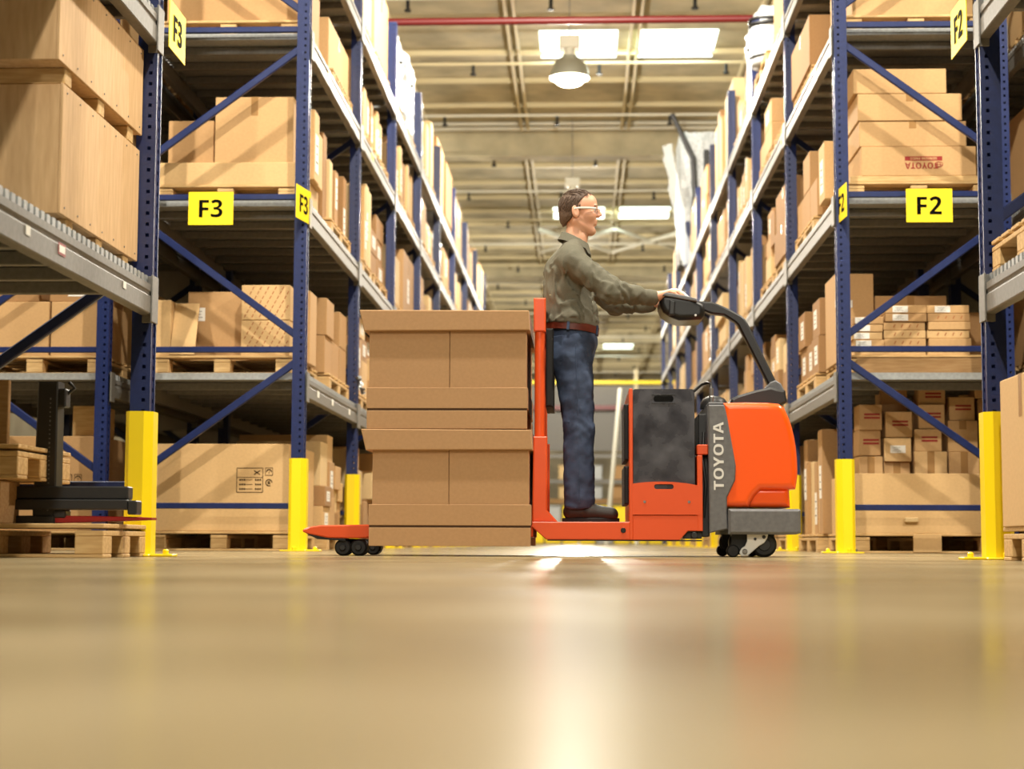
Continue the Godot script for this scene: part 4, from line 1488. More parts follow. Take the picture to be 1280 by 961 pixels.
# ---------------------------------------------------------------- figures as one smooth surface
# primitives: {a, b, ra, rb, sz (width along z), k (blend), sub}; a == b gives an ellipsoid when r is a Vector3
class Field:
	var o: Vector3
	var h: float
	var nx: int
	var ny: int
	var nz: int
	var f: PackedFloat32Array
	func _init(lo: Vector3, hi: Vector3, cell: float) -> void:
		o = lo
		h = cell
		nx = int(ceil((hi.x - lo.x) / cell)) + 1
		ny = int(ceil((hi.y - lo.y) / cell)) + 1
		nz = int(ceil((hi.z - lo.z) / cell)) + 1
		f.resize(nx * ny * nz)
		f.fill(1.0)
	func span(lo: Vector3, hi: Vector3) -> Array:
		return [clampi(int((lo.x - o.x) / h), 0, nx - 1), clampi(int((hi.x - o.x) / h) + 1, 0, nx - 1), clampi(int((lo.y - o.y) / h), 0, ny - 1), clampi(int((hi.y - o.y) / h) + 1, 0, ny - 1), clampi(int((lo.z - o.z) / h), 0, nz - 1), clampi(int((hi.z - o.z) / h) + 1, 0, nz - 1)]
	func join(i: int, d: float, k: float) -> void:
		var c := f[i]
		var m := maxf(k - absf(c - d), 0.0) / k
		f[i] = minf(c, d) - m * m * k * 0.25
	func cut(i: int, d: float, k: float) -> void:
		var c := f[i]
		d = -d
		var m := maxf(k - absf(c - d), 0.0) / k
		f[i] = maxf(c, d) + m * m * k * 0.25
	func bone(a: Vector3, b: Vector3, ra: float, rb: float, k := 0.03, sz := 1.0, sub := false) -> void:
		var r := maxf(ra, rb) + k + 2.0 * h
		var rz := r * maxf(sz, 1.0)
		var lo := Vector3(minf(a.x, b.x) - r, minf(a.y, b.y) - r, minf(a.z, b.z) - rz)
		var hi := Vector3(maxf(a.x, b.x) + r, maxf(a.y, b.y) + r, maxf(a.z, b.z) + rz)
		var s := span(lo, hi)
		var A := Vector3(a.x, a.y, a.z / sz)
		var B := Vector3(b.x, b.y, b.z / sz)
		var ab := B - A
		var l2 := maxf(ab.length_squared(), 1e-9)
		for y in range(s[2], s[3] + 1):
			for z in range(s[4], s[5] + 1):
				var row := (y * nz + z) * nx
				for x in range(s[0], s[1] + 1):
					var p := Vector3(o.x + x * h, o.y + y * h, (o.z + z * h) / sz) - A
					var t := clampf(p.dot(ab) / l2, 0.0, 1.0)
					var d := (p - ab * t).length() - lerpf(ra, rb, t)
					if sub:
						cut(row + x, d, k)
					else:
						join(row + x, d, k)
	func ball(c: Vector3, r: Vector3, k := 0.03, sub := false, tilt := 0.0) -> void:
		var m := maxf(r.x, maxf(r.y, r.z)) + k + 2.0 * h
		var s := span(c - Vector3.ONE * m, c + Vector3.ONE * m)
		var ct := cos(-tilt)
		var sn := sin(-tilt)
		var rm := minf(r.x, minf(r.y, r.z))
		for y in range(s[2], s[3] + 1):
			for z in range(s[4], s[5] + 1):
				var row := (y * nz + z) * nx
				for x in range(s[0], s[1] + 1):
					var p := Vector3(o.x + x * h, o.y + y * h, o.z + z * h) - c
					if tilt != 0.0:
						p = Vector3(p.x * ct - p.y * sn, p.x * sn + p.y * ct, p.z)
					var q := p / r
					var l := q.length()
					var d: float = (l - 1.0) * rm
					if l > 1e-4:
						d = l * (l - 1.0) / (q / r).length()
					if sub:
						cut(row + x, d, k)
					else:
						join(row + x, d, k)
	func shape(fn: Callable, band := 0.04) -> void:
		# fn(p, f) returns the new value; only called near the surface
		for y in ny:
			for z in nz:
				var row := (y * nz + z) * nx
				for x in nx:
					if absf(f[row + x]) < band:
						f[row + x] = fn.call(Vector3(o.x + x * h, o.y + y * h, o.z + z * h), f[row + x])
	func skin(st: SurfaceTool) -> void:
		var vid := {}
		var pos := PackedVector3Array()
		var step := [0, 1, nx, nx + 1, nx * nz, nx * nz + 1, nx * nz + nx, nx * nz + nx + 1]
		for y in ny - 1:
			for z in nz - 1:
				for x in nx - 1:
					var i := (y * nz + z) * nx + x
					var neg := 0
					for s in step:
						if f[i + s] < 0.0:
							neg += 1
					if neg == 0 or neg == 8:
						continue
					var sum := Vector3.ZERO
					var n := 0
					for e in [[0, 1], [2, 3], [4, 5], [6, 7], [0, 2], [1, 3], [4, 6], [5, 7], [0, 4], [1, 5], [2, 6], [3, 7]]:
						var fa := f[i + step[e[0]]]
						var fb := f[i + step[e[1]]]
						if (fa < 0.0) != (fb < 0.0):
							var t := fa / (fa - fb)
							var A := Vector3(e[0] & 1, e[0] >> 2, (e[0] >> 1) & 1)
							var B := Vector3(e[1] & 1, e[1] >> 2, (e[1] >> 1) & 1)
							sum += A.lerp(B, t)
							n += 1
					vid[i] = pos.size()
					pos.append(o + (Vector3(x, y, z) + sum / n) * h)
		var nor := PackedVector3Array()
		nor.resize(pos.size())
		var quads := []
		var plane := nx * nz
		for i in vid:
			# edges that leave the low corner of this cell along x, z and y
			for ax in [[1, nx, plane], [nx, plane, 1], [plane, 1, nx]]:
				var fa := f[i]
				var fb := f[i + ax[0]]
				if (fa < 0.0) == (fb < 0.0):
					continue
				var a = vid.get(i)
				var b = vid.get(i - ax[1])
				var c = vid.get(i - ax[1] - ax[2])
				var d = vid.get(i - ax[2])
				if b == null or c == null or d == null:
					continue
				var nn := (pos[b] - pos[a]).cross(pos[c] - pos[a]) + (pos[c] - pos[a]).cross(pos[d] - pos[a])
				var out := Vector3(1, 0, 0) if ax[0] == 1 else Vector3(0, 0, 1) if ax[0] == nx else Vector3(0, 1, 0)
				if fa > 0.0:
					out = -out
				if nn.dot(out) < 0.0:
					nn = -nn
					quads.append([a, b, c, d])
				else:
					quads.append([a, d, c, b])
				for q in [a, b, c, d]:
					nor[q] += nn
		for q in quads:
			for t in [[0, 1, 2], [0, 2, 3]]:
				for e in t:
					st.set_normal(nor[q[e]].normalized())
					st.add_vertex(pos[q[e]])

func hand(st: SurfaceTool, W: Vector3, s: float) -> void:
	# hand laid over the end of the control head: s +1 right hand, -1 left hand; W is the wrist
	var c := Field.new(W + Vector3(-0.05, -0.07, -0.075), W + Vector3(0.15, 0.075, 0.075), 0.0034)
	var K := W + Vector3(0.072, 0.03, -0.012 * s)
	c.bone(W + Vector3(-0.045, -0.006, 0.004 * s), W + Vector3(0.012, 0.004, 0), 0.027, 0.025, 0.012)
	for i in 4:
		var zz := (i - 1.5) * 0.0185 * s
		var kn := K + Vector3([0.0, 0.005, 0.002, -0.008][i], [0.0, 0.002, 0.0, -0.005][i], zz)
		c.bone(W + Vector3(0.008, 0.004, zz * 0.7), kn, 0.014, 0.0105, 0.016)
		var l: float = [0.034, 0.038, 0.035, 0.028][i]
		var p1 := kn + Vector3(l, 0.000 - 0.002 * i, 0.0)
		var p2 := p1 + Vector3(l * 0.55, -l * 0.42, 0)
		var p3 := p2 + Vector3(l * 0.22, -l * 0.45, 0)
		c.bone(kn, p1, 0.0098, 0.0088, 0.005)
		c.bone(p1, p2, 0.0088, 0.008, 0.004)
		c.bone(p2, p3, 0.008, 0.007, 0.004)
	var t0 := W + Vector3(0.02, -0.002, -0.026 * s)
	var t1 := W + Vector3(0.05, -0.004, -0.044 * s)
	c.bone(t0, t1, 0.015, 0.0115, 0.014)
	c.bone(t1, t1 + Vector3(0.028, 0.012, -0.008 * s), 0.0112, 0.0092, 0.004)
	c.bone(t1 + Vector3(0.028, 0.012, -0.008 * s), t1 + Vector3(0.05, 0.02, -0.002 * s), 0.0092, 0.0078, 0.004)
	c.skin(st)

func make_person() -> void:
	var Y := -0.1725
	var t := thing("person", "standing driver in a grey-green shirt and blue jeans, both hands on the tiller", "person", Vector3(0, 0.1725, -8.88))
	var J := func(x: float, y: float, z: float) -> Vector3:
		return Vector3(x, y + Y, z)
	var WR: Vector3 = J.call(0.392, 1.326, 0.10)
	var WL: Vector3 = J.call(0.385, 1.318, -0.10)
	var ER: Vector3 = J.call(0.165, 1.335, 0.25)
	var EL: Vector3 = J.call(0.19, 1.345, -0.25)
	# ---- body
	var st := S()
	var b := Field.new(J.call(-0.22, 0.17, -0.32), J.call(0.44, 1.70, 0.32), 0.015)
	b.bone(J.call(-0.01, 1.66, 0), J.call(-0.03, 1.58, 0), 0.055, 0.06, 0.02)
	b.bone(J.call(-0.05, 1.48, 0), J.call(-0.045, 1.2, 0), 0.10, 0.105, 0.03, 1.35)
	b.bone(J.call(-0.045, 1.51, -0.13), J.call(-0.045, 1.51, 0.13), 0.055, 0.055, 0.03)
	for s in [1.0, -1.0]:
		var E := ER if s > 0 else EL
		var Wv := WR if s > 0 else WL
		b.bone(J.call(-0.035, 1.49, 0.17 * s), E, 0.05, 0.04, 0.03)
		b.bone(E, Wv + Vector3(-0.01, 0, 0), 0.04, 0.026, 0.02)
		b.bone(J.call(-0.045, 1.1, 0.06 * s), J.call(-0.005, 0.655, 0.1 * s), 0.085, 0.055, 0.03)
		b.bone(J.call(-0.005, 0.655, 0.1 * s), J.call(-0.02, 0.25, 0.105 * s), 0.052, 0.036, 0.03)
		b.bone(J.call(-0.03, 0.225, 0.105 * s), J.call(0.1, 0.205, 0.115 * s), 0.03, 0.025, 0.03)
	b.skin(st)
	# ---- head
	var c := Field.new(J.call(-0.125, 1.60, -0.098), J.call(0.125, 1.915, 0.098), 0.0036)
	c.bone(J.call(-0.012, 1.74, 0), J.call(-0.025, 1.60, 0), 0.052, 0.059, 0.02)
	c.ball(J.call(-0.014, 1.817, 0), Vector3(0.091, 0.083, 0.074), 0.02)
	c.ball(J.call(0.032, 1.832, 0), Vector3(0.059, 0.056, 0.061), 0.02)
	c.ball(J.call(0.033, 1.762, 0), Vector3(0.055, 0.083, 0.055), 0.025)
	for s in [1.0, -1.0]:
		c.bone(J.call(-0.02, 1.735, 0.048 * s), J.call(0.056, 1.688, 0.014 * s), 0.02, 0.02, 0.02)
		c.ball(J.call(0.052, 1.764, 0.04 * s), Vector3(0.026, 0.024, 0.02), 0.02)
	c.ball(J.call(0.062, 1.687, 0), Vector3(0.021, 0.018, 0.022), 0.015)
	c.bone(J.call(0.082, 1.811, -0.03), J.call(0.082, 1.811, 0.03), 0.0115, 0.0115, 0.012)
	for s in [1.0, -1.0]:
		c.ball(J.call(0.092, 1.793, 0.031 * s), Vector3(0.014, 0.011, 0.016), 0.01, true)
	c.bone(J.call(0.088, 1.803, 0), J.call(0.107, 1.776, 0), 0.008, 0.011, 0.008)
	for s in [1.0, -1.0]:
		c.ball(J.call(0.096, 1.768, 0.0105 * s), Vector3(0.010, 0.008, 0.008), 0.006)
	c.bone(J.call(0.083, 1.7395, -0.018), J.call(0.083, 1.7395, 0.018), 0.0085, 0.0085, 0.007)
	c.bone(J.call(0.081, 1.7255, -0.016), J.call(0.081, 1.7255, 0.016), 0.0088, 0.0088, 0.007)
	c.bone(J.call(0.0955, 1.7325, -0.022), J.call(0.0955, 1.7325, 0.022), 0.0018, 0.0018, 0.003, 1.0, true)
	c.ball(J.call(0.09, 1.709, 0), Vector3(0.012, 0.007, 0.02), 0.008, true)
	for s in [1.0, -1.0]:
		c.ball(J.call(-0.022, 1.778, 0.078 * s), Vector3(0.0185, 0.034, 0.009), 0.004, false, 0.2)
		c.ball(J.call(-0.017, 1.779, 0.0885 * s), Vector3(0.009, 0.019, 0.006), 0.005, true, 0.2)
	c.skin(st)
	hand(st, WR, 1.0)
	hand(st, WL, -1.0)
	obj("body", st, M.skin, t)
	# ---- hair: a cap over the skull, cut at brow, temples, ears and nape
	c = Field.new(J.call(-0.13, 1.69, -0.095), J.call(0.09, 1.925, 0.095), 0.0038)
	c.ball(J.call(-0.015, 1.818, 0), Vector3(0.0965, 0.0895, 0.0785), 0.02)
	c.ball(J.call(0.031, 1.835, 0), Vector3(0.0625, 0.0605, 0.065), 0.02)
	c.bone(J.call(-0.045, 1.76, 0), J.call(-0.035, 1.715, 0), 0.062, 0.052, 0.02)
	var hn := FastNoiseLite.new()
	hn.seed = 4
	hn.frequency = 45.0
	c.shape(func(p: Vector3, v: float) -> float:
		var y := p.y - Y
		var up := clampf((y - 1.838) / 0.035, 0.0, 1.0)
		var front := p.x - (0.022 + 0.058 * up * up - 0.5 * maxf(absf(p.z) - 0.035, 0.0) * up)
		var edge := maxf(front, (1.80 - y) if p.x > -0.008 else -1.0)
		edge = maxf(edge, 1.785 + (p.x + 0.036) * 1.25 - y if p.x > -0.036 else 1.722 + maxf(p.x + 0.075, -0.02) * 0.8 - y)
		return maxf(v - 0.0045 * hn.get_noise_3d(p.x, p.y * 0.4, p.z), edge), 0.2)
	st = S()
	c.skin(st)
	# short strands laid over the cap, combed down and back, forwards on the crown
	var hr := RandomNumberGenerator.new()
	hr.seed = 31
	var made := 0
	while made < 620:
		var q := Vector3(hr.randf_range(-1, 1), hr.randf_range(-0.75, 1), hr.randf_range(-1, 1))
		if q.length() > 1.0 or q.length() < 0.2:
			continue
		q = q.normalized()
		var p: Vector3 = J.call(-0.012, 1.820, 0) + q * Vector3(0.096, 0.0885, 0.0785)
		var y := p.y - Y
		if p.x > 0.012 + 0.05 * clampf((y - 1.85) / 0.04, 0.0, 1.0) or (p.x > -0.045 and y < 1.80) or y < 1.735:
			continue
		var nn := (q / Vector3(0.096, 0.0885, 0.0785)).normalized()
		var flow := Vector3(-0.35, -1.0, 0.0) if y < 1.87 else Vector3(0.9, 0.1, q.z * 0.8)
		flow += Vector3(hr.randf_range(-0.3, 0.3), hr.randf_range(-0.3, 0.3), hr.randf_range(-0.3, 0.3))
		flow = (flow - nn * flow.dot(nn)).normalized()
		var l := hr.randf_range(0.016, 0.03)
		tube(st, [p - nn * 0.001, p + flow * l * 0.5 + nn * 0.0035, p + flow * l + nn * 0.001 * hr.randf_range(-1.0, 3.0)], [0.0022, 0.0018, 0.0006], 4, false)
		made += 1
	obj("hair", st, M.hair, t)
	# ---- shirt
	c = Field.new(J.call(-0.24, 1.165, -0.345), J.call(0.415, 1.70, 0.345), 0.0085)
	c.bone(J.call(-0.062, 1.47, 0), J.call(-0.043, 1.215, 0), 0.117, 0.132, 0.03, 1.42)
	c.bone(J.call(-0.075, 1.44, 0), J.call(-0.075, 1.36, 0), 0.106, 0.105, 0.04, 1.5)
	c.bone(J.call(-0.05, 1.512, -0.135), J.call(-0.05, 1.512, 0.135), 0.074, 0.074, 0.04)
	c.bone(J.call(-0.03, 1.60, 0), J.call(-0.045, 1.54, 0), 0.062, 0.085, 0.03, 1.1)
	for s in [1.0, -1.0]:
		c.bone(J.call(-0.03, 1.60, 0.03 * s), J.call(-0.04, 1.535, 0.15 * s), 0.05, 0.06, 0.03)
		var E := ER if s > 0 else EL
		var Wv := WR if s > 0 else WL
		c.bone(J.call(-0.035, 1.498, 0.18 * s), E, 0.070, 0.064, 0.03)
		c.bone(E, Wv + Vector3(-0.035, -0.004, 0.006 * s), 0.063, 0.041, 0.025)
		c.bone(Wv + Vector3(-0.06, -0.003, 0.01 * s), Wv + Vector3(-0.022, -0.003, 0.004 * s), 0.043, 0.042, 0.006)
	c.bone(J.call(-0.043, 1.235, 0), J.call(-0.041, 1.205, 0), 0.140, 0.136, 0.02, 1.36)
	var sn := FastNoiseLite.new()
	sn.seed = 9
	sn.frequency = 9.0
	sn.fractal_octaves = 2
	c.shape(func(p: Vector3, v: float) -> float:
		var y := p.y - Y
		var d := 0.0
		if p.x > 0.06 and y > 1.24:
			# folds across the bent sleeve
			var u := (p.x - 0.06) * 1.0
			d = 0.011 * absf(sin(u * 40.0 + (y - 1.33) * 30.0 + sn.get_noise_3d(p.x, p.y, p.z) * 3.0)) - 0.005
			if p.x > 0.345:
				d = 0.0
		elif y > 1.2:
			# long folds from the shoulder down the back and side
			var u := p.x * 0.8 + (y - 1.5) * 0.55
			d = 0.014 * absf(sin(u * 34.0 + sn.get_noise_3d(p.x * 0.6, p.y * 0.4, p.z) * 5.0)) - 0.007
			d *= clampf((1.56 - y) * 9.0, 0.0, 1.0)
			d += 0.005 * sin(y * 60.0 + p.x * 25.0) * clampf((1.30 - y) * 9.0, 0.0, 1.0)
		d += 0.003 * sn.get_noise_3d(p.x * 2.0, p.y * 2.0, p.z * 2.0)
		# open neck and cut hem
		var cutv := maxf(1.183 - 0.10 * (p.x + 0.04) - y, y - 1.648)
		return maxf(v + d, cutv), 0.05)
	st = S()
	c.skin(st)
	var shirt := obj("shirt", st, M.shirt, t)
	st = S()
	# collar: a leaning band, higher at the nape, open at the throat
	var ring := []
	for i in 33:
		var a := PI * 0.13 + (TAU - PI * 0.26) * i / 32.0
		var ca := cos(a)
		var sa := sin(a)
		var top := Vector3(-0.020 + ca * 0.063, 1.650 - ca * 0.034 + Y, sa * 0.063)
		var mid := Vector3(-0.022 + ca * 0.073, 1.648 - ca * 0.034 + Y, sa * 0.073)
		var bot := Vector3(-0.024 + ca * 0.092, 1.607 - ca * 0.036 + Y - (0.018 if i < 3 or i > 29 else 0.0), sa * 0.094)
		ring.append([top, mid, bot])
	for i in 32:
		for k in 2:
			var n: Vector3 = (ring[i + 1][k] - ring[i][k]).cross(ring[i][k + 1] - ring[i][k]).normalized()
			if n.dot(Vector3(ring[i][k].x + 0.02, 0.01, ring[i][k].z)) < 0.0:
				n = -n
			quad(st, ring[i][k], ring[i + 1][k], ring[i + 1][k + 1], ring[i][k + 1], n)
	obj("collar", st, M.shirt, shirt)
	# ---- jeans
	c = Field.new(J.call(-0.22, 0.215, -0.24), J.call(0.16, 1.22, 0.24), 0.0095)
	c.bone(J.call(-0.040, 1.17, 0), J.call(-0.040, 1.12, 0), 0.128, 0.128, 0.03, 1.28)
	c.bone(J.call(-0.042, 1.09, 0), J.call(-0.04, 1.02, 0), 0.124, 0.112, 0.03, 1.42)
	for s in [1.0, -1.0]:
		c.ball(J.call(-0.085, 1.035, 0.075 * s), Vector3(0.083, 0.10, 0.085), 0.04)
		c.bone(J.call(-0.032, 1.0, 0.088 * s), J.call(-0.004, 0.655, 0.1 * s), 0.100, 0.078, 0.03)
		c.bone(J.call(-0.004, 0.655, 0.1 * s), J.call(-0.002, 0.25, 0.106 * s), 0.077, 0.080, 0.03)
	c.bone(J.call(-0.10, 0.86, 0), J.call(0.10, 0.86, 0), 0.02, 0.02, 0.02, 0.5, true)
	var jn := FastNoiseLite.new()
	jn.seed = 14
	jn.frequency = 8.0
	c.shape(func(p: Vector3, v: float) -> float:
		var y := p.y - Y
		var w := jn.get_noise_3d(p.x, p.y, p.z) * 4.0
		var d := 0.003 * w
		d += 0.009 * absf(sin(y * 55.0 + p.x * 16.0 + w)) * (clampf((0.36 - y) * 8.0, 0.0, 1.0) + 0.6 * clampf(1.0 - absf(y - 0.66) * 9.0, 0.0, 1.0) + 0.6 * clampf(1.0 - absf(y - 0.98) * 9.0, 0.0, 1.0))
		var hem := 0.236 + 0.14 * maxf(p.x, 0.0) - y
		return maxf(v + d, maxf(hem, y - 1.185 + 0.1 * (p.x + 0.04))), 0.05)
	st = S()
	c.skin(st)
	var jeans := obj("jeans", st, M.denim, t)
	st = S()
	tube(st, [J.call(-0.02, 1.08, 0.1755), J.call(-0.02, 1.0, 0.190), J.call(-0.012, 0.8, 0.1845), J.call(-0.005, 0.655, 0.1755), J.call(-0.004, 0.45, 0.182), J.call(-0.002, 0.27, 0.186)], 0.003, 6)
	obj("side_seam", st, M.denim, jeans)
	st = S()
	var pk := Transform3D(Basis(Vector3.UP, -0.7) * Basis(Vector3.BACK, 0.05), J.call(-0.125, 1.055, 0.135))
	box(st, pk * Vector3.ZERO, Vector3(0.11, 0.13, 0.012), 0.003, pk.basis)
	obj("back_pocket", st, M.denim, jeans)
	# ---- belt
	st = S()
	lathe(st, [Vector2(0.136, -0.019), Vector2(0.141, -0.019), Vector2(0.141, 0.019), Vector2(0.136, 0.019), Vector2(0.136, -0.019)], 48, Transform3D(Basis(Vector3.BACK, -0.10) * Basis.from_scale(Vector3(1, 1, 1.3)), J.call(-0.040, 1.171, 0)))
	var belt := obj("belt", st, M.belt, t)
	for i in 5:
		var a := TAU * (i + 0.35) / 5.0
		st = S()
		box(st, Vector3(cos(a) * 0.143, 0, sin(a) * 0.186), Vector3(0.01, 0.05, 0.014), 0.002, Basis(Vector3.UP, -a))
		obj("belt_loop", st, M.denim, belt, Transform3D(Basis(Vector3.BACK, -0.10), J.call(-0.040, 1.171, 0)))
	# ---- shoes
	for s in [1.0, -1.0]:
		st = S()
		c = Field.new(J.call(-0.11, 0.17, 0.105 * s - 0.075), J.call(0.23, 0.30, 0.105 * s + 0.075), 0.006)
		c.bone(J.call(-0.042, 0.225, 0.105 * s), J.call(0.05, 0.222, 0.107 * s), 0.043, 0.045, 0.02)
		c.bone(J.call(0.05, 0.222, 0.107 * s), J.call(0.16, 0.212, 0.114 * s), 0.045, 0.036, 0.02, 1.15)
		c.bone(J.call(-0.02, 0.23, 0.105 * s), J.call(-0.02, 0.28, 0.105 * s), 0.042, 0.042, 0.02)
		c.shape(func(p: Vector3, v: float) -> float:
			return maxf(v, 0.190 - (p.y - Y)), 0.05)
		c.skin(st)
		var shoe := obj("shoe", st, M.shoe, t)
		st = S()
		var so := []
		for i in 28:
			var a := TAU * i / 28.0
			var wz := 0.047 if cos(a) > 0.0 else 0.042
			so.append([0.056 + cos(a) * 0.146, sin(a) * wz * (1.0 - 0.12 * cos(2.0 * a))])
		prism(st, V2(so), -0.194, -0.1732, Transform3D(Basis(Vector3.RIGHT, Vector3.BACK, Vector3.DOWN), J.call(0.0, 0.0, 0.108 * s) ), 0.003)
		obj("sole", st, M.sole, shoe)
		st = S()
		for i in 4:
			tube(st, [J.call(0.05 + i * 0.02, 0.258 - i * 0.006, 0.108 * s - 0.03), J.call(0.055 + i * 0.02, 0.27 - i * 0.007, 0.108 * s), J.call(0.05 + i * 0.02, 0.258 - i * 0.006, 0.108 * s + 0.03)], 0.003, 6)
		obj("laces", st, M.black, shoe)
	# ---- safety glasses
	st = S()
	for s in [1.0, -1.0]:
		tube(st, [J.call(-0.03, 1.792, 0.083 * s), J.call(0.0, 1.797, 0.079 * s), J.call(0.05, 1.798, 0.071 * s), J.call(0.082, 1.797, 0.058 * s)], 0.0035, 8, true, 1.7)
	tube(st, [J.call(0.082, 1.799, 0.058), J.call(0.101, 1.801, 0.03), J.call(0.105, 1.800, 0.0), J.call(0.101, 1.801, -0.03), J.call(0.082, 1.799, -0.058)], 0.0025, 8)
	var gl := obj("safety_glasses", st, M.glasses_frame, t)
	for s in [1.0, -1.0]:
		st = S()
		for i in 6:
			var a := i / 6.0
			var b2 := (i + 1) / 6.0
			var pa: Vector3 = J.call(lerpf(0.104, 0.078, a * a), 1.799, lerpf(0.006, 0.060, a) * s)
			var pb: Vector3 = J.call(lerpf(0.104, 0.078, b2 * b2), 1.799, lerpf(0.006, 0.060, b2) * s)
			var dn := Vector3(-0.006, -0.036 * (1.0 - 0.3 * a), 0)
			var dn2 := Vector3(-0.006, -0.036 * (1.0 - 0.3 * b2), 0)
			quad(st, pa, pb, pb + dn2, pa + dn, Vector3(1, 0, s * a).normalized())
		obj("lens", st, M.lens, gl)
		st = S()
		lathe(st, [Vector2(0, -0.0095), Vector2(0.006, -0.007), Vector2(0.0095, 0), Vector2(0.006, 0.007), Vector2(0, 0.0095)], 14, Transform3D(Basis(), J.call(0.074, 1.793, 0.031 * s)), true)
		var eye := obj("eye", st, M.letter_white, t)
		st = S()
		disc(st, 0, 0, 0, 0.0052, 0.003, 14)
		obj("iris", st, M.hair, eye, Transform3D(Basis(Vector3.UP, PI * 0.5), J.call(0.0828, 1.793, 0.031 * s)))
	for s in [1.0, -1.0]:
		st = S()
		tube(st, [J.call(0.0905, 1.812, 0.018 * s), J.call(0.089, 1.817, 0.034 * s), J.call(0.078, 1.813, 0.05 * s)], 0.0035, 6)
		obj("eyebrow", st, M.hair, t)

# ---------------------------------------------------------------- goods in the near racks
func plywood_crate(x0: float, x1: float, y0: float, h: float, zn: float, zf: float, label: String) -> void:
	# ply box on three skids; the panels stand proud of each other at the corners
	var t := thing("plywood_crate", label, "crate", Vector3((x0 + x1) * 0.5, y0, (zn + zf) * 0.5))
	var w := x1 - x0
	var d := zn - zf
	for k in 3:
		var st := S()
		box(st, Vector3(0, 0.0325, (k - 1) * (d * 0.5 - 0.16)), Vector3(w - 0.02, 0.065, 0.09), 0.004)
		obj("skid", st, M.wood, t)
	var y := 0.066
	for q in [["side_panel", Vector3(w * 0.5 - 0.006, (h + y) * 0.5, 0), Vector3(0.012, h - y, d)], ["side_panel", Vector3(-w * 0.5 + 0.006, (h + y) * 0.5, 0), Vector3(0.012, h - y, d)], ["end_panel", Vector3(0, (h + y) * 0.5, d * 0.5 - 0.012), Vector3(w - 0.026, h - y - 0.004, 0.012)], ["end_panel", Vector3(0, (h + y) * 0.5, -d * 0.5 + 0.012), Vector3(w - 0.026, h - y - 0.004, 0.012)], ["lid", Vector3(0, h - 0.006, 0), Vector3(w - 0.026, 0.012, d - 0.03)], ["base_sheet", Vector3(0, y + 0.006, 0), Vector3(w - 0.026, 0.012, d - 0.03)]]:
		var st := S()
		box(st, q[1], q[2], 0.002)
		obj(q[0], st, M.ply, t)
	for i in 14:
		var st := S()
		disc_x(st, w * 0.5, y + 0.03 + (h - y - 0.06) * (0.0 if i % 2 else 1.0), (int(i / 2.0) - 3) * (d - 0.1) / 6.0, 0.004, 0.003)
		obj("nail_head", st, M.foot, t)

func disc_x(st: SurfaceTool, x: float, y: float, z: float, r: float, t: float) -> void:
	lathe(st, [Vector2(0, -t), Vector2(r, -t), Vector2(r, t), Vector2(0, t)], 8, Transform3D(Basis(Vector3.BACK, PI * 0.5), Vector3(x, y, z)))

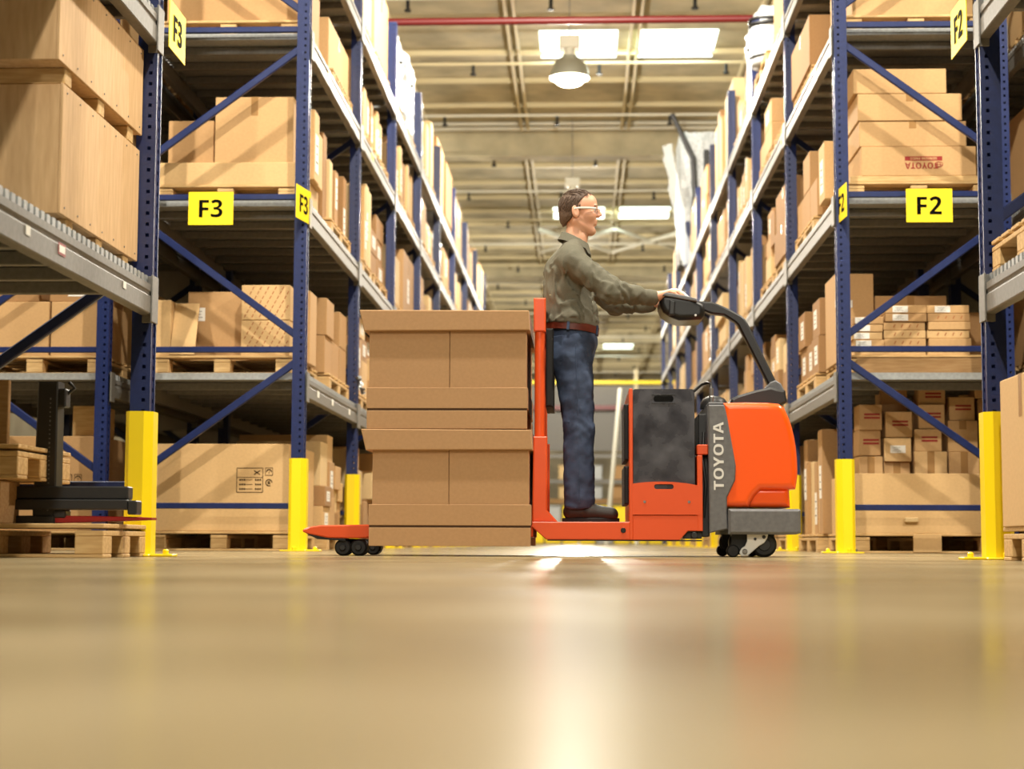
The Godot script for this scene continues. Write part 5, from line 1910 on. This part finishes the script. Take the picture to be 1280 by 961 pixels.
func make_near_goods() -> void:
	plywood_crate(-3.1, -2.03, deck_y(1), 0.585, -6.56, -7.735, "lower plywood crate resting on the ribbed shelf deck")
	plywood_crate(-3.1, -2.02, deck_y(1) + 0.586, 0.47, -6.46, -7.73, "upper plywood crate stacked on the lower one")
	# half pallet with the fork carriage
	var t := thing("wooden_pallet", "short wooden pallet under the black fork carriage", "pallet", Vector3(-2.45, 0, -7.37))
	make_pallet_parts(t, 1.0, 0.72)
	t = thing("fork_carriage", "black steel fork carriage with a red fork lying on a pallet", "fork carriage", Vector3(-2.28, 0.1415, -7.32))
	var st := S()
	prism(st, V2([[-0.055, 0.0], [0.045, 0.0], [0.042, 0.61], [-0.045, 0.61]]), -0.05, 0.05, Transform3D(), 0.006)
	var o := obj("mast_bar", st, M.truck_dark, t)
	st = S()
	for i in 26:
		box(st, Vector3(0.012, 0.06 + i * 0.019, 0.0505), Vector3(0.006, 0.005 if i % 5 else 0.009, 0.002))
	obj("scale_marks", st, M.truck_grey, o)
	st = S()
	bx(st, Vector3(0.035, 0.5, -0.03), Vector3(0.075, 0.58, 0.04), 0.006)
	tube(st, [Vector3(0.07, 0.56, 0), Vector3(0.1, 0.585, 0), Vector3(0.075, 0.61, 0)], 0.008, 6)
	obj("latch", st, M.truck_dark, o)
	st = S()
	bx(st, Vector3(-0.2, 0.105, -0.02), Vector3(0.36, 0.16, 0.06), 0.005)
	obj("cross_bar", st, M.truck_dark, t)
	st = S()
	bx(st, Vector3(-0.2, 0.06, -0.03), Vector3(0.36, 0.104, 0.075), 0.005)
	bx(st, Vector3(0.36, 0.04, -0.02), Vector3(0.4, 0.1, 0.07), 0.005)
	obj("lower_cross_bar", st, M.truck_dark, t)
	st = S()
	bx(st, Vector3(-0.2, 0.0, -0.06), Vector3(0.04, 0.035, 0.06), 0.005)
	bx(st, Vector3(0.03, 0.025, -0.03), Vector3(0.09, 0.06, 0.05), 0.005)
	obj("heel", st, M.truck_dark, t)
	st = S()
	prism(st, V2([[0.0, 0.002], [0.0, 0.036], [0.2, 0.034], [0.4, 0.031], [0.46, 0.028], [0.46, 0.018], [0.3, 0.012]]), -0.045, 0.045, Transform3D(), 0.003)
	obj("red_fork", st, M.red_paint, t)
	# left of it: a crate with a pallet and a board on top
	st = S()
	bx(st, Vector3(-2.9, 0.1415, -7.3), Vector3(-2.4, 0.32, -7.05), 0.004)
	o = obj("timber_block", st, M.wood_brown, self)
	tag(o, "dark timber block beside the fork carriage", "timber")
	t = thing("wooden_pallet", "wooden pallet raised on the timber block beside the fork carriage", "pallet", Vector3(-2.75, 0.321, -7.25))
	make_pallet_parts(t, 0.95, 0.72)
	st = S()
	bx(st, Vector3(-2.75, 0.464, -7.0), Vector3(-2.35, 0.73, -6.97), 0.003)
	o = obj("board", st, M.wood_brown, self)
	tag(o, "dark board standing on the raised pallet by the fork carriage", "board")
	# right-hand rack: tall carton on a pallet, pallet on the shelf above
	t = thing("wooden_pallet", "wooden pallet under the tall carton at the slim post guard", "pallet", Vector3(2.32, 0, -7.08))
	make_pallet_parts(t, 1.03, 0.72)
	carton(1.80, 2.7, 0.1415, 0.765, -6.75, -7.42, 2, "tall pale carton beside the slim yellow post guard", "", {"name": "large_carton", "tape": "x"})
	t = thing("wooden_pallet", "wooden pallet on the ribbed deck above the tall pale carton", "pallet", Vector3(2.36, deck_y(1), -7.2))
	make_pallet_parts(t, 1.03, 1.0)
	# stickers on the beams
	for q in [[FACE_L + 0.0135, 1.165, -5.95, 0.05, 0.035, M.paper, "small white sticker on the beam below the plywood crates"], [FACE_L + 0.0135, 1.165, -6.35, 0.09, 0.045, M.red_paint, "red framed sticker on the beam below the plywood crates"], [FACE_L + 0.0135, 1.165, -7.25, 0.045, 0.03, M.paper, "small white sticker near the end of the crate beam"], [FACE_L + 0.0135, 3.68, -13.1, 0.16, 0.06, M.sign_yellow, "yellow sticker on the third shelf beam of the F3 rack"], [FACE_L + 0.0135, 3.68, -15.9, 0.16, 0.06, M.sign_yellow, "yellow sticker farther along the third shelf beam of F3"], [FACE_R - 0.0135, 3.68, -13.1, 0.16, 0.06, M.sign_yellow, "yellow sticker on the third shelf beam of the F2 rack"], [FACE_R - 0.0135, 3.68, -15.3, 0.16, 0.06, M.sign_yellow, "yellow sticker farther along the third shelf beam of F2"], [FACE_L + 0.0135, 1.165, -12.75, 0.1, 0.05, M.paper, "white sticker on the first shelf beam at the F3 post"], [FACE_L + 0.0135, 1.165, -13.5, 0.1, 0.05, M.paper, "white sticker mid-way on the first shelf beam of F3"], [FACE_L + 0.0135, 1.165, -14.5, 0.1, 0.05, M.paper, "white sticker at the far end of the first F3 beam"]]:
		st = S()
		box(st, Vector3.ZERO, Vector3(0.001, q[4], q[3]))
		o = obj("sticker", st, q[5], self, at(q[0], q[1], q[2]))
		tag(o, q[6], "sticker")
		if q[5] == M.red_paint:
			st = S()
			box(st, Vector3(0.0008, 0, 0), Vector3(0.001, q[4] * 0.6, q[3] * 0.8))
			obj("printed_field", st, M.paper, o)

# ---------------------------------------------------------------- things high on the racks and at the end of the aisle
func film_sheet(st: SurfaceTool, a: Vector3, b: Vector3, w: Vector3, amp: float, seed_: int) -> void:
	# creased sheet from a to b, w across
	var nz := FastNoiseLite.new()
	nz.seed = seed_
	nz.frequency = 1.7
	var P := []
	var dir := (b - a).cross(w).normalized()
	for j in 17:
		var row := []
		for i in 9:
			var u := i / 8.0
			var v := j / 16.0
			row.append(a + (b - a) * v + w * (u - 0.5) * (1.0 + 0.25 * nz.get_noise_1d(v * 3.0)) + dir * amp * nz.get_noise_2d(u * 2.0, v * 3.0))
		P.append(row)
	for j in 16:
		for i in 8:
			quad(st, P[j][i], P[j][i + 1], P[j + 1][i + 1], P[j + 1][i], dir)

func make_far_goods() -> void:
	# bagged bale standing tall on the F2 top shelf
	var y := deck_y(4)
	pallet(2.35, y, -30.2, "wooden pallet under the tall white bag", "", false)
	wrapped_load(1.72, 2.55, y + 0.142, 7.25, -29.75, -30.65, "tall white film bag standing on the top shelf of the F2 rack", "")
	var st := S()
	tube(st, [Vector3(1.62, 7.55, -29.7), Vector3(1.98, 6.75, -29.68), Vector3(2.05, 5.0, -29.66)], 0.045, 8)
	var o := obj("dark_pole", st, M.truck_dark, self)
	tag(o, "dark pole leaning on the tall white film bag", "pole")
	st = S()
	bx(st, Vector3(2.16, y + 0.15, -29.66), Vector3(2.26, 6.9, -29.62), 0.004)
	o = obj("dark_strap", st, M.truck_black, self)
	tag(o, "dark upright strap before the tall white film bag", "strap")
	st = S()
	film_sheet(st, Vector3(1.52, 6.95, -29.5), Vector3(1.80, 4.7, -28.6), Vector3(0.16, 0.04, 0.1), 0.12, 3)
	o = obj("film_sheet", st, M.film, self)
	tag(o, "crumpled clear film hanging beside the tall white bag", "plastic film")
	st = S()
	film_sheet(st, Vector3(-1.955, 1.52, -15.04), Vector3(-1.90, 1.36, -15.0), Vector3(0.02, 0.0, 0.09), 0.06, 8)
	o = obj("film_scrap", st, M.film_white, self)
	tag(o, "scrap of white film tied to an F3 upright behind the load", "plastic film")
	# white drum bound with black hose on the F2 top shelf
	pallet(2.35, y, -17.25, "wooden pallet under the white drum", "", true)
	carton(2.2, 2.85, y + 0.142, y + 0.75, -16.75, -17.75, 1, "carton behind the white drum on the F2 top shelf", "", {"tape": "x"})
	var t := thing("white_drum", "white drum bound with black hose on the F2 top shelf", "drum", Vector3(1.96, y + 0.142, -17.3))
	st = S()
	lathe(st, [Vector2(0.0, 0.0), Vector2(0.2, 0.0), Vector2(0.21, 0.05), Vector2(0.205, 0.1), Vector2(0.212, 0.2), Vector2(0.205, 0.3), Vector2(0.212, 0.4), Vector2(0.19, 0.45), Vector2(0, 0.45)], 28, Transform3D(), true)
	obj("shell", st, M.film_white, t)
	for k in 3:
		st = S()
		var p := []
		for i in 25:
			var a := TAU * i / 24.0
			p.append(Vector3(cos(a) * 0.22, [0.10, 0.43, 0.47][k] + 0.012 * sin(a * 2.0 + k), sin(a) * 0.22))
		tube(st, p, 0.018 if k else 0.008, 8, false)
		obj("black_hose", st, M.black, t)
	# end of the aisle: shelving under a yellow and a red beam, yellow bins on the floor
	t = thing("end_shelving", "blurred grey shelving under yellow and red beams closing the aisle", "shelving", Vector3(0, 0, -61.0))
	for x in [-4.0, -2.0, 0.0, 2.0, 4.0]:
		st = S()
		bx(st, Vector3(x - 0.06, 0, -0.06), Vector3(x + 0.06, 6.2, 0.06))
		obj("upright", st, M.roof_steel, t)
	for q in [[5.72, M.sign_yellow, 0.12], [4.82, M.pipe_red, 0.16], [3.1, M.galv, 0.12], [2.2, M.galv, 0.12], [1.5, M.wood_brown, 0.16]]:
		st = S()
		bx(st, Vector3(-4.2, q[0] - q[2] * 0.5, 0.06), Vector3(4.2, q[0] + q[2] * 0.5, 0.14))
		obj("beam", st, q[1], t)
	st = S()
	bx(st, Vector3(-4.2, 3.3, -0.14), Vector3(4.2, 5.6, -0.1))
	obj("back_sheet", st, M.foot, t)
	for y2 in [3.16, 2.26, 1.58]:
		st = S()
		bx(st, Vector3(-4.2, y2 - 0.03, -0.9), Vector3(4.2, y2, 0.06))
		obj("shelf_board", st, M.galv, t)
	var looks := [M.film_white, M.card2, M.galv, M.card4, M.film_white, M.card1, M.blue_light]
	for i in 14:
		var x := -3.3 + (i % 7) * 0.95
		var yy := 2.261 if i < 7 else 1.581
		st = S()
		box(st, Vector3(0, 0.25, 0), Vector3(0.6, 0.5, 0.5), 0.03)
		box(st, Vector3(0, 0.5, 0), Vector3(0.64, 0.04, 0.54), 0.01)
		o = obj("storage_bin", st, looks[i % 7], self, at(x, yy, -61.3))
		tag(o, "pale storage bin on the end shelving" if i % 7 != 6 else "blue storage bin on the end shelving", "bin", "bins on the end shelving")
	for i in 14:
		for r in 2:
			st = S()
			box(st, Vector3(0, 0.32, 0), Vector3(0.52, 0.62, 0.5), 0.04)
			box(st, Vector3(0, 0.62, 0), Vector3(0.56, 0.04, 0.54), 0.01)
			var white: bool = (i * 2 + r) % 5 == 1
			o = obj("floor_bin", st, M.film_white if white else M.sign_yellow, self, at(-3.8 + i * 0.58, 0.0 + r * 0.645, -58.6 + 0.1 * (i % 3)))
			tag(o, "white bin among the yellow bins at the aisle's end" if white else "yellow bin stacked at the end of the aisle", "bin", "bins at the end of the aisle")
	for q in [[0.35, 0.0], [1.15, 0.6]]:
		st = S()
		tube(st, [Vector3(q[0] + 0.35, 0, -46.0), Vector3(q[0] + 0.75 + q[1], 4.2, -46.3)], 0.06, 8)
		o = obj("leaning_pole", st, M.pipe_white, self)
		tag(o, "pale pole leaning in the far aisle beside the F2 rack", "pole", "leaning poles in the far aisle")

func _ready() -> void:
	rng.seed = 7
	make_view()
	make_materials()
	make_hall()
	for l in LAMPS:
		high_bay(l[0], l[1])
	for x in [-5.6, 5.4]:
		high_bay(-8.8, "lit high bay lamp over the cross aisle behind the end racks", x)
	make_racks()
	make_truck()
	make_load()
	make_person()
	fill_racks()
	dress_ends()
	make_near_goods()
	make_far_goods()

const LAMPS := [[-25.0, "large lit high bay lamp with a bell reflector below the near skylights"], [-35.0, "lit high bay lamp hanging just before the deep girder"], [-45.0, "lit high bay lamp by the crossed roof rods"], [-55.0, "lit high bay lamp far down the aisle"], [-67.0, "lit high bay lamp before the far wall"], [-80.0, "lit high bay lamp at the far wall"], [-16.0, "lit high bay lamp above the second bay of the racks"], [-7.2, "lit high bay lamp above the cross aisle"], [2.0, "lit high bay lamp in the near aisle"], [11.0, "lit high bay lamp far back in the near aisle"]]

func make_racks() -> void:
	rack_run("blue F3 pallet rack with grey beams beyond the pallet truck load", FACE_L, 1.0, frames(-12.2, 9), 3, LEVELS)
	rack_run("blue F2 pallet rack with grey beams beyond the tiller", FACE_R, -1.0, frames(-12.2, 10), 3, LEVELS)
	rack_run("blue pallet rack with plywood crates on its shelf", FACE_L, 1.0, [-7.8, -4.9, -2.0], 1, LEVELS)
	rack_run("blue pallet rack beside the tall carton at the F2 corner", FACE_R, -1.0, [-7.8, -4.9, -2.0], 1, LEVELS)
	rack_run("blue pallet rack back to back with the F3 rack", FACE_L - 2 * FRAME - 0.2, -1.0, frames(-12.2, 4), 1, LEVELS)
	rack_run("blue pallet rack back to back with the F2 rack", FACE_R + 2 * FRAME + 0.2, 1.0, frames(-12.2, 4), 1, LEVELS)
	for k in 9:
		post_guard(FACE_L - 0.02, -12.2 - BAY * k + 0.06, 1.0, "yellow post guard at the foot of an F3 rack upright")
		post_guard(FACE_R + 0.02, -12.2 - BAY * k + 0.06, -1.0, "yellow post guard at the foot of an F2 rack upright")
	post_guard(FACE_L - 0.02, -7.74, 1.0, "yellow post guard beside the black fork carriage")
	post_guard(FACE_R + 0.02, -7.74, -1.0, "slim yellow post guard beside the tall carton at the edge")
	sign_plate(Vector3(-2.66, 2.46, -12.15), 0.0, "F3", 0.325, 0.24, "square-on yellow F3 sign on the rack's end brace")
	sign_plate(Vector3(2.48, 2.46, -12.15), 0.0, "F2", 0.325, 0.24, "square-on yellow F2 sign on the rack's end brace")
	sign_plate(Vector3(-1.975, 2.47, -12.07), deg_to_rad(80), "F3", 0.31, 0.24, "yellow F3 sign turned to the aisle on the blue upright above the load")
	sign_plate(Vector3(1.85, 2.46, -12.07), deg_to_rad(-86), "F2", 0.31, 0.24, "yellow F2 sign seen edge-on on the blue upright beyond the tiller")
	sign_plate(Vector3(-1.945, 2.52, -8.06), deg_to_rad(90), "F3", 0.33, 0.235, "yellow F3 flag sign above the plywood crates")
	sign_plate(Vector3(1.80, 2.52, -8.06), deg_to_rad(-90), "F2", 0.33, 0.235, "yellow F2 flag sign on the upright by the tall carton")
